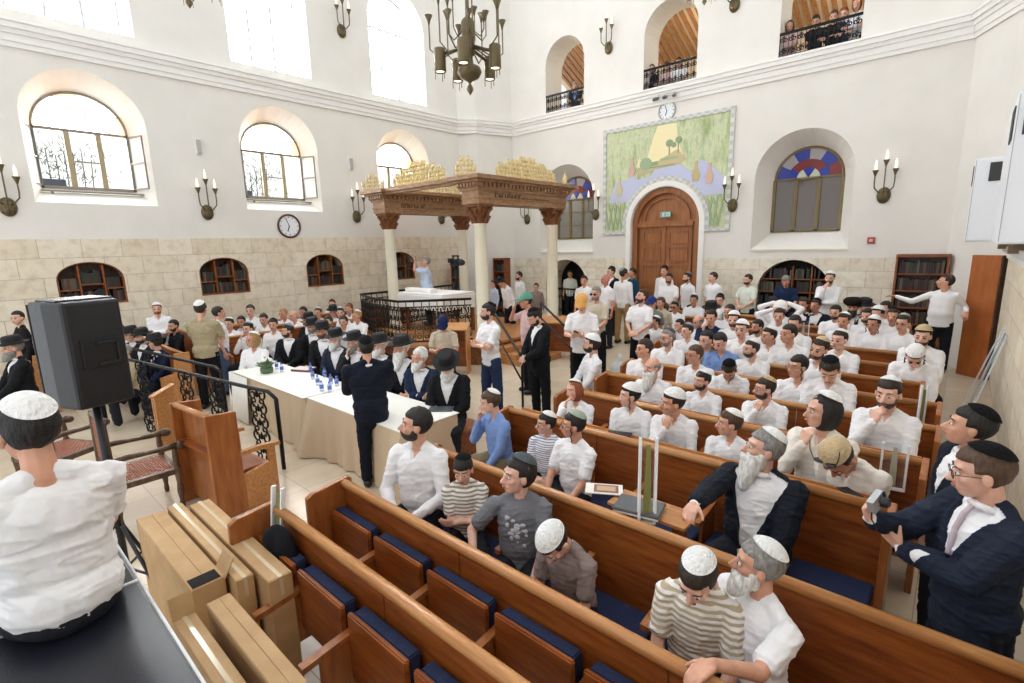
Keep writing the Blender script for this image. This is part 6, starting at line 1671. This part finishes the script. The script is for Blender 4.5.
# loudspeaker
e = empty('loudspeaker', (-4.44, .58, 1.70), R(103), 'large black loudspeaker on a pole seen from behind at the left edge', 'loudspeaker')
prof = [(-.205, -.19), (-.13, -.215), (.13, -.215), (.205, -.19), (.17, .17), (-.17, .17)]
B = MB(); B.prism([(-.20, .19), (.20, .19), (.20, -.02), (.16, -.20), (-.16, -.20), (-.20, -.02)], 0, .71)
o = B.build('cabinet', M_black, e, fix=True, bevel=.022)
B = MB(); B.box((-.10, -.215, .26), (.13, -.195, .46)); B.build('connector_plate', plain('plate_black', '0e0f12', .35), e, bevel=.006)
B = MB(); B.box((-.02, -.235, .28), (.11, -.21, .30)); B.box((-.02, -.235, .42), (.11, -.21, .44)); B.box((.09, -.235, .28), (.11, -.21, .44)); B.build('carry_handle', M_black, e, bevel=.005)
B = MB(); B.box((-.20, .19, .02), (.20, .205, .69)); B.build('grille', plain('grille_dark', '202226', .7), e)
B = MB(); B.box((-.16, -.12, .71), (.16, .17, .722)); B.build('top_cap', plain('speaker_top', '34373e', .25), e, bevel=.005)
e = empty('speaker_stand', (-4.44, .58, 0), 0, 'black tripod stand under the large loudspeaker', 'stand')
B = MB(); B.tube([(0, 0, .35), (0, 0, 1.70)], .024, 10); B.lathe([(.04, 1.1), (.045, 1.16), (.03, 1.2)], (0, 0, 0), 12); B.build('pole', M_black, e, True)
for i in range(3):
    a = i * 2.094 + .4; B = MB(); B.tube([(.03 * math.cos(a), .03 * math.sin(a), .75), (.45 * math.cos(a), .45 * math.sin(a), .02)], .014, 6); B.tube([(0, 0, .4), (.24 * math.cos(a), .24 * math.sin(a), .39)], .01, 5); B.build('leg', M_black, e, True)
# ornate armchairs with lattice cane seats
def lattice(name, pl, u0, u1, v0, v1, e, st=.045):
    B = MB(); n = int((u1 - u0 + v1 - v0) / st)
    for i in range(1, n):
        c = i * st
        for fl_ in (0, 1):
            a_ = (min(c, u1 - u0), max(0, c - (u1 - u0))); b_ = (max(0, c - (v1 - v0)), min(c, v1 - v0))
            pa = (u0 + a_[0] if not fl_ else u1 - a_[0], v0 + a_[1]); pb = (u0 + b_[0] if not fl_ else u1 - b_[0], v0 + b_[1])
            B.tube([pl(*pa), pl(*pb)], .008, 4)
    return B.build(name, plain('cane_red', 'a4644a', .5), e)
def armchair(loc, rz, label):
    e = empty('armchair', loc, rz, label, 'chair', 'ornate turned wood armchairs beside the steps'); m = wood('walnut', '3a2a20', '56402f', '7a6048', (6, 6, 2), .3)
    B = MB()
    for a, b in (((-.30, -.28), (.30, -.22)), ((-.30, .26), (.30, .32)), ((-.32, -.28), (-.26, .32)), ((.26, -.28), (.32, .32))): B.box((a[0], a[1], .40), (b[0], b[1], .46))
    B.build('seat_frame', m, e, bevel=.006)
    lattice('seat', lambda u, v: Vector((u, v, .455)), -.27, .27, -.23, .27, e)
    B = MB(); B.box((-.27, -.23, .425), (.27, .27, .435)); B.build('seat_base', plain('cane_base', '8a5a44', .6), e)
    for x in (-.29, .29):
        for y, h in ((.29, .68), (-.25, 1.12)):
            B = MB(); B.lathe([(.02, 0), (.028, .04), (.022, .1), (.034, .2), (.024, .3), (.034, .40), (.034, .46), (.022, .5), (.032, .58), (.024, h - .02), (.02, h)], (x, y, 0), 12); B.build('leg', m, e, True)
        B = MB(); B.tube([(x, -.27, .70), (x, -.1, .715), (x, .1, .70), (x, .22, .70), (x, .34, .71)], [.024, .030, .022, .032, .034], 10); B.cap((x, .34, .70), (x, .37, .69), .048, .045, 12); B.build('arm', m, e, True)
    B = MB(); B.tube([(-.29, -.25, 1.08), (0, -.27, 1.16), (.29, -.25, 1.08)], .03, 8); B.tube([(-.29, -.25, .6), (.29, -.25, .6)], .022, 8); B.build('back_frame', m, e, True)
    lattice('backrest', lambda u, v: Vector((u, -.255, v)), -.26, .26, .62, 1.06, e)
armchair((-6.32, 1.06, 0), 0, 'ornate turned wood armchair with red cane lattice seat, right of the loudspeaker pole')
armchair((-7.75, .60, 0), R(28), 'ornate turned wood armchair with red cane back, left of the loudspeaker pole')
# high-backed wooden bench seat
e = empty('bench', (-5.78, 1.58, 0), R(6), 'orange-brown high-backed wooden bench section standing before the stair railing', 'bench')
for x in (-.40, .38):
    B = MB(); B.prism([(-.14, 0), (.16, 0), (.16, 1.10), (-.14, 1.13)], -.025, .025, YZ(x)); B.build('end_panel', M_pewend, e, fix=True, bevel=.008)
    B = MB(); B.prism([(.16, .0), (.52, .0), (.52, .62), (.44, .62), (.44, .45), (.16, .40)], -.022, .022, YZ(x)); B.prism([(.14, .62), (.58, .60), (.58, .64), (.36, .665), (.14, .66)], -.03, .03, YZ(x)); B.build('arm_panel', M_rail, e, fix=True, bevel=.006)
B = MB(); B.box((-.40, -.04, .05), (.38, -.01, 1.08)); B.build('backrest', M_pewend, e)
B = MB(); B.tube([(-.38, -.10, 1.11), (.36, -.10, 1.11)], .03, 10); B.build('top_rail', M_rail, e, True)
B = MB(); B.box((-.38, .02, .40), (.36, .46, .44)); B.build('seat', M_pew, e, bevel=.006)
B = MB(); B.box((-.38, -.13, .70), (.36, -.04, .72)); B.build('ledge', M_pew, e)
# cardboard boxes
def carton(x0, x1, y0, y1, z1, label, flap=False, tape=True, rz=0, hole=False):
    e = empty('cardboard_box', ((x0 + x1) / 2, (y0 + y1) / 2, 0), rz, label, 'box', 'flat cardboard boxes standing beside the black padded table'); hx, hy = (x1 - x0) / 2, (y1 - y0) / 2
    B = MB(); B.box((-hx, -hy, 0), (hx, hy, z1)); B.build('carton', M_card, e, bevel=.006)
    B = MB(); B.box((-hx + .01, -hy + .004, z1), (hx - .01, -.003, z1 + .003)); B.box((-hx + .01, .003, z1), (hx - .01, hy - .004, z1 + .003)); B.build('flap', M_card, e)
    if tape: B = MB(); B.box((-hx, -.011, z1 + .003), (hx + .002, .011, z1 + .0045)); B.box((hx, -.011, z1 - .12), (hx + .003, .011, z1 + .0045)); B.build('tape', M_tape, e)
    if flap:
        B = MB(); B.box((-hx - .004, -hy, 0), (-hx + .004, hy, .12), Matrix.Translation((0, 0, z1)) @ Matrix.Translation((-hx, 0, 0)) @ Matrix.Rotation(R(-18), 4, 'Y') @ Matrix.Translation((hx, 0, 0))); B.build('open_flap', M_card, e)
    if hole:
        B = MB(); B.box((hx - .12, -hy + .012, z1 + .003), (hx - .01, hy - .02, z1 + .005)); B.build('hole_shade', plain('shade_black', '120e0a', .9), e)  # near-black sheet paints the shade inside the torn corner hole
        B = MB(); B.box((0, -.003, 0), (.16, .003, .13), Matrix.Translation((hx - .15, hy - .01, z1 - .02)) @ Matrix.Rotation(R(-30), 4, 'X')); B.build('open_flap', M_card, e)
carton(-4.32, -3.10, .665, .845, .80, 'cardboard box nearest the armchair side with torn corner hole', hole=True, tape=False)
carton(-4.34, -2.99, .865, .965, .80, 'slim cardboard box in the middle of the three tall ones')
carton(-4.24, -2.83, .985, 1.125, .80, 'cardboard box with a long strip of clear tape nearest the pew')
carton(-2.90, -1.85, .52, .625, .80, 'cardboard box at the lower left with a raised end flap', flap=True)
carton(-2.86, -1.80, .67, .79, .84, 'long cardboard box at the bottom, right of the one with raised flap', tape=False)
# padded black table
e = empty('padded_table', (-2.2, -.25, 0), 0, 'large black vinyl padded table with white piping in the lower left corner', 'table')
for a, b in ((-1.22, -.36), (-.355, 1.3)):
    B = MB(); B.box((a, -1.0, 1.245), (b, .615, 1.30)); B.build('pad', M_vinyl, e, bevel=.012)
B = MB()
for pts in ([(-1.22, .618, 1.292), (1.3, .618, 1.292)], [(-1.222, -1, 1.292), (-1.222, .615, 1.292)], [(-.357, -1, 1.299), (-.357, .615, 1.299)]): B.tube([Vector(p) for p in pts], .007, 6)
B.build('piping', plain('white_piping', 'e8e8ea', .5), e, True)
B = MB(); B.box((-1.2, -.98, 1.16), (1.3, .60, 1.245)); B.build('frame', plain('table_frame_grey', '5c6068', .5), e)
for x in (-1.1, 1.1):
    for y in (-.9, .52): B = MB(); B.box((x - .03, y - .03, 0), (x + .03, y + .03, 1.16)); B.build('leg', plain('table_frame_grey', '5c6068', .5), e)

# ------------------------------------------------------------------ chandeliers
def chandelier(loc, label, s=1., rz=0):
    e = empty('chandelier', loc, rz, label, 'chandelier', 'bronze chandeliers'); e.scale = (s,) * 3
    B = MB(); B.lathe([(0, -.50), (.02, -.47), (.05, -.42), (.035, -.38), (.015, -.35), (.03, -.32), (.13, -.27), (.17, -.2), (.15, -.14), (.06, -.10), (.05, .0), (.085, .03), (.085, .05), (.095, .42), (.075, .46), (.03, .5), (.02, .9), (.015, 4.5), (0, 4.5)], (0, 0, .5), 20); B.build('stem', M_bronze, e, True)
    for i in range(10):
        a = i * PI / 5; c, s_ = math.cos(a), math.sin(a); z = (.98, 1.12)[i % 2]; r = (.54, .42)[i % 2]
        B = MB(); B.tube([(c * .10, s_ * .10, .62), (c * r * .7, s_ * r * .7, .50), (c * r, s_ * r, .62), (c * r, s_ * r, z)], .010, 6)
        B.lathe([(.010, z - .05), (.022, z), (.055, z + .07), (.0, z + .07)], (c * r, s_ * r, 0), 12); B.build('arm', M_bronze, e, True)
    for i in range(7):
        a = i * 2 * PI / 7 + .2; c, s_ = math.cos(a), math.sin(a); r = .26; z = .92 + .12 * (i % 3)
        B = MB(); B.tube([(c * .1, s_ * .1, .8), (c * .2, s_ * .2, .72), (c * r, s_ * r, .8), (c * r, s_ * r, z)], .009, 6)
        B.lathe([(.010, z - .05), (.02, z), (.05, z + .06), (.0, z + .06)], (c * r, s_ * r, 0), 12); B.build('arm', M_bronze, e, True)
    for i in range(5):
        a = i * 2 * PI / 5 + .3; c, s_ = math.cos(a), math.sin(a)
        B = MB(); B.tube([(c * .08, s_ * .08, .60), (c * .36, s_ * .36, .52)], .022, 8); B.lathe([(.03, .60), (.07, .585), (.08, .57), (.08, .30), (.074, .285), (.066, .30), (.066, .5)], (c * .40, s_ * .40, 0), 16)
        for k in range(3): B.tube([(c * .40 + .075 * math.cos(k * 2.1), s_ * .40 + .075 * math.sin(k * 2.1), .30), (c * .40 + .075 * math.cos(k * 2.1), s_ * .40 + .075 * math.sin(k * 2.1), .19)], .005, 4)
        d = B.build('lantern', M_bronze, e, True)
        B = MB(); B.lathe([(0, .30), (.062, .30), (.062, .33), (0, .33)], (c * .40, s_ * .40, 0), 14); B.build('lamp_disc', plain('lamp_glow', 'fff2d8', .3, 0, .5, None, 2.0), d)
chandelier((-5.40, 5.30, 4.76), 'large bronze many-armed chandelier hanging at the top centre', 1.0)
def drop(px, py, d):
    q = CAM + ray(px, py) / F_PX * d; return q
q = drop(190, 9, 7.5); chandelier((q.x, q.y, q.z - .0), 'bronze chandelier with only its bottom finial in view at top left', 1.0)
q = drop(704, 12, 9.0); chandelier((q.x, q.y, q.z + .1), 'bronze chandelier with only its lowest parts in view above the middle balcony', .8)

# ------------------------------------------------------------------ right side
for i, (x0, y0, y1, z1) in enumerate(((-.02, 10.3, 11.2, 3.77), (.24, 7.4, 9.0, 4.08))):
    e = empty('air_conditioner', (XR, (y0 + y1) / 2, 2.58), 0, ('white air conditioner cabinet high on the right wall, the one nearer the corner', 'larger white air conditioner cabinet high on the right wall at the frame edge')[i], 'air conditioner', 'white air conditioner cabinets')
    w = XR - x0; L = (y1 - y0) / 2; h = z1 - 2.58
    B = MB(); B.box((-w, -L, 0), (0, L, h)); B.build('cabinet', plain('ac_white', 'f0f2f6', .35), e, bevel=.02)
    B = MB(); B.box((-w * .6 - .09, -L - .012, h * .72), (-w * .6 + .09, -L, h * .94)); B.box((-w - .012, -L + .1, h * .70), (-w, -L + .5, h * .92)); B.build('vent', plain('vent_dark', '3a3d38', .6), e)
    B = MB(); B.box((-w + .01, -L - .004, h * .02), (-w + .016, -L + .002, h * .98)); B.box((-w * .25, -L - .004, .02), (-w * .25 + .006, -L, h * .98)); B.build('panel_seam', plain('seam_grey', 'a8acb2', .5), e)
    B = MB(); B.box((-.25, -.1, -.12), (-.02, .1, 0)); B.build('bracket', plain('bracket_brown', '8a7660', .6), e)
e = empty('cable_duct', (XR, 9.5, 2.40), 0, 'white cable duct running under the air conditioners', 'duct')
B = MB(); B.box((-.16, -2.5, 0), (-.02, 2.2, .10)); B.build('duct', plain('duct_white', 'd8d8d6', .5), e, bevel=.01)
# tall wooden door leaf leaning in the corner
e = empty('tall_cabinet', (.12, 12.93, 0), math.atan2(-.33, .42), 'tall plain brown wooden cabinet in the right corner beside the stone wall', 'cabinet')
B = MB(); B.box((0, 0, 0), (.50, .12, 2.30)); B.build('body', wood('cabinet_wood', '96501f', 'a65c28', 'b36a34', (3, 3, .8), .4), e, bevel=.006)
B = MB(); B.box((.505, .0, 0), (.53, .12, 2.30)); B.build('dark_edge', M_dark, e)
B = MB(); B.box((-.012, .02, 1.5), (0, .05, 1.62)); B.box((-.012, .02, .6), (0, .05, .72)); B.build('hinge', plain('steel', 'b8b8b4', .3, .8), e)
# long panels leaning on the right wall
for i, (yb, yt, dx, c) in enumerate(((10.35, 10.75, 0, 'c8cdd2'), (10.0, 10.45, .05, 'e2e4e4'), (9.7, 10.2, .02, '9aa3a8'), (9.35, 9.9, .04, 'd4d8da'))):
    e = empty('leaning_panel', (0, 0, 0), 0, ('thin grey metal strip leaning on the right wall, farthest of four', 'white strip panel leaning on the right wall, second farthest', 'grey strip panel leaning on the right wall, second nearest', 'pale strip panel leaning on the right wall, nearest of four')[i], 'panel', 'strips leaning on the right stone wall')
    a = Vector((.22 + dx, yb, .0)); b = Vector((.575, yt, 1.25)); d = (b - a); 
    sd = Vector((0, .045, 0)); nr = d.cross(sd).normalized() * .008
    B = MB(); B.add([a - sd - nr, a + sd - nr, b + sd - nr, b - sd - nr, a - sd + nr, a + sd + nr, b + sd + nr, b - sd + nr], [(0, 1, 2, 3), (7, 6, 5, 4), (0, 4, 5, 1), (1, 5, 6, 2), (2, 6, 7, 3), (3, 7, 4, 0)]); B.build('strip', plain('strip' + c, c, .35), e, fix=True)
# ------------------------------------------------------------------ things on the pews
def plastic_case(loc, rz, w, h, label, tilt=0, leaf='8c8a50'):
    e = empty('palm_frond_case', loc, rz, label, 'case', 'clear plastic cases holding palm fronds'); e.rotation_euler = (R(tilt), 0, rz)
    B = MB()
    for x in (-w / 2, w / 2): B.box((x - .007, -.016, 0), (x + .007, .016, h))
    B.box((-w / 2, -.02, 0), (w / 2, .02, .015)); B.build('edge_strip', plain('case_white', 'eef0f2', .3), e)
    B = MB(); B.box((-w / 2, .012, .01), (w / 2, .016, h)); B.build('clear_sheet', MATS['clear_tint'], e)
    B = MB()
    for i in range(5): B.tube([(-.02 + .01 * i, 0, .03), (-.015 + .008 * i, .0, h * .5), (.004 * (i - 2), 0, h * .92)], .006, 5)
    B.build('frond', plain('frond' + leaf, leaf, .6), e)
q = aty(638, 505, 2.62); plastic_case((q.x, 2.74, .93), R(40), .10, .58, 'tall clear case with palm frond standing on the pew ledge right of the grey folder')
q = aty(895, 452, 4.70); plastic_case((q.x, 4.74, .72), R(8), .16, .38, 'clear plastic case hanging over the pew behind the man in the sunglasses', 0, 'b8b4a0')
q = aty(922, 408, 6.6); plastic_case((q.x, 6.58, .55), R(30), .05, .62, 'narrow clear case leaning on a pew before the bowed man in white skullcap')
q = aty(803, 332, 9.3); plastic_case((q.x, 9.30, .90), R(10), .16, .46, 'clear case standing on a pew among the far rows', 0, 'c4b8a8')
q = aty(265, 545, 1.25); plastic_case((-3.30, 1.22, .58), R(15), .09, .55, 'clear case with white edges hung on the left end of the front pew', -8)
q = aty(740, 318, 10.2); plastic_case((q.x - .35, 10.25, .88), 0, .07, .42, 'narrow clear case standing on a far pew left of the row end', 0, 'a8a8a0')
e = empty('folder', (-1.42, 2.80, .985), R(12), 'grey ring folder lying on the pew rail', 'folder')
B = MB(); B.box((-.15, -.10, 0), (.15, .10, .022)); B.build('cover', plain('folder_grey', '5b5d60', .45), e, bevel=.004); B = MB(); B.box((-.145, -.095, -.014), (.145, .095, -.001)); B.build('pages', plain('paper_white', 'e8e6e0', .7), e)
q = atz(604, 489, .985); e = empty('picture_card', (q.x, q.y + .0, .985), R(30), 'printed card with a brown framed picture lying left of the grey folder', 'card')
B = MB(); B.box((-.13, -.075, -.003), (.13, .075, .003)); B.build('card', plain('card_white', 'e6e2da', .6), e); B = MB(); B.box((-.07, -.055, .003), (.10, .055, .005)); B.build('picture', plain('picture_brown', '8a5f48', .6), e); B = MB(); B.box((-.05, -.035, .005), (.08, .035, .006)); B.build('picture_centre', plain('picture_tan', 'c2a184', .6), e)
e = empty('support_shelf', (-1.40, 2.80, 0), 0, 'small wooden shelf bracket on the pew carrying the grey folder', 'shelf')
B = MB(); B.box((-.24, -.03, .945), (.30, .20, .968)); B.build('board', M_rail, e, bevel=.003); B = MB(); B.box((-.2, .02, .7), (-.16, .17, .945)); B.box((.2, .02, .7), (.24, .17, .945)); B.build('bracket', M_pew, e)
q = atz(850, 493, .94); e = empty('smartphone', (q.x, q.y, .938), R(50), 'black smartphone lying on the pew ledge below the man with sunglasses on his cap', 'phone')
B = MB(); B.box((-.04, -.075, 0), (.04, .075, .012)); B.build('body', M_black, e, bevel=.004)
q = atz(620, 427, .94); e = empty('notebook', (q.x + .1, 3.95, .938), R(20), 'black notebook lying on the pew ledge before the boy with a side curl', 'notebook')
B = MB(); B.box((-.11, -.06, 0), (.11, .06, .018)); B.build('cover', M_black, e, bevel=.003)
e = empty('dark_jacket', (-3.12, 1.19, .55), R(10), 'dark jacket hung over the left end of the front pew', 'jacket')
B = MB(); random.seed(9)
B.ell((0, 0, .18), (.17, .06, .24)); B.ell((.03, -.04, .02), (.15, .07, .17)); B.ell((-.06, -.02, .3), (.08, .05, .08))
JOBS.append((B, .014, 3, fabric('15171d', 'jacket_cloth'), 'cloth', e, None, True))
e = empty('white_shawl_bag', (0, 0, 0), 0, 'clear plastic bag hanging beside the man in the orange cap', 'bag')
q = aty(618, 377, 7.2); e.location = (q.x, q.y, .35)
B = MB(); B.ell((0, 0, .20), (.15, .07, .24)); B.ell((.05, .02, .12), (.13, .08, .14)); B.ell((.02, 0, .45), (.05, .03, .12)); JOBS.append((B, .02, 3, plain('milky_plastic', 'dfe3e4', .25), 'bag_body', e, None, True))
# ------------------------------------------------------------------ light
W = D.worlds.new('World'); SC.world = W; W.use_nodes = True
bg = W.node_tree.nodes['Background']; bg.inputs[0].default_value = (.93, .97, 1, 1); bg.inputs[1].default_value = 1.0
def area(name, loc, rot, sx, sy, en, col=(1, 1, 1)):
    l = D.lights.new(name, 'AREA'); l.shape = 'RECTANGLE'; l.size = sx; l.size_y = sy; l.energy = en; l.color = col
    o = D.objects.new(name, l); COL.objects.link(o); o.location = loc; o.rotation_euler = rot; return o
for k in range(3):
    area('window_daylight', (XL - 1.0, UWY[k] + 1, 8.6), (0, R(-72), 0), 2.6, 1.9, 260, (.95, .98, 1))
    area('window_daylight', (XL - 1.0, WINY[k] + 1, 5.2), (0, R(-80), 0), 1.6, 1.7, 90, (1, .98, .95))
vs = SC.view_settings; vs.view_transform = 'Standard'; vs.look = 'None'; vs.exposure = 0.5; vs.gamma = 1; vs.use_curve_mapping = False
finish_people()
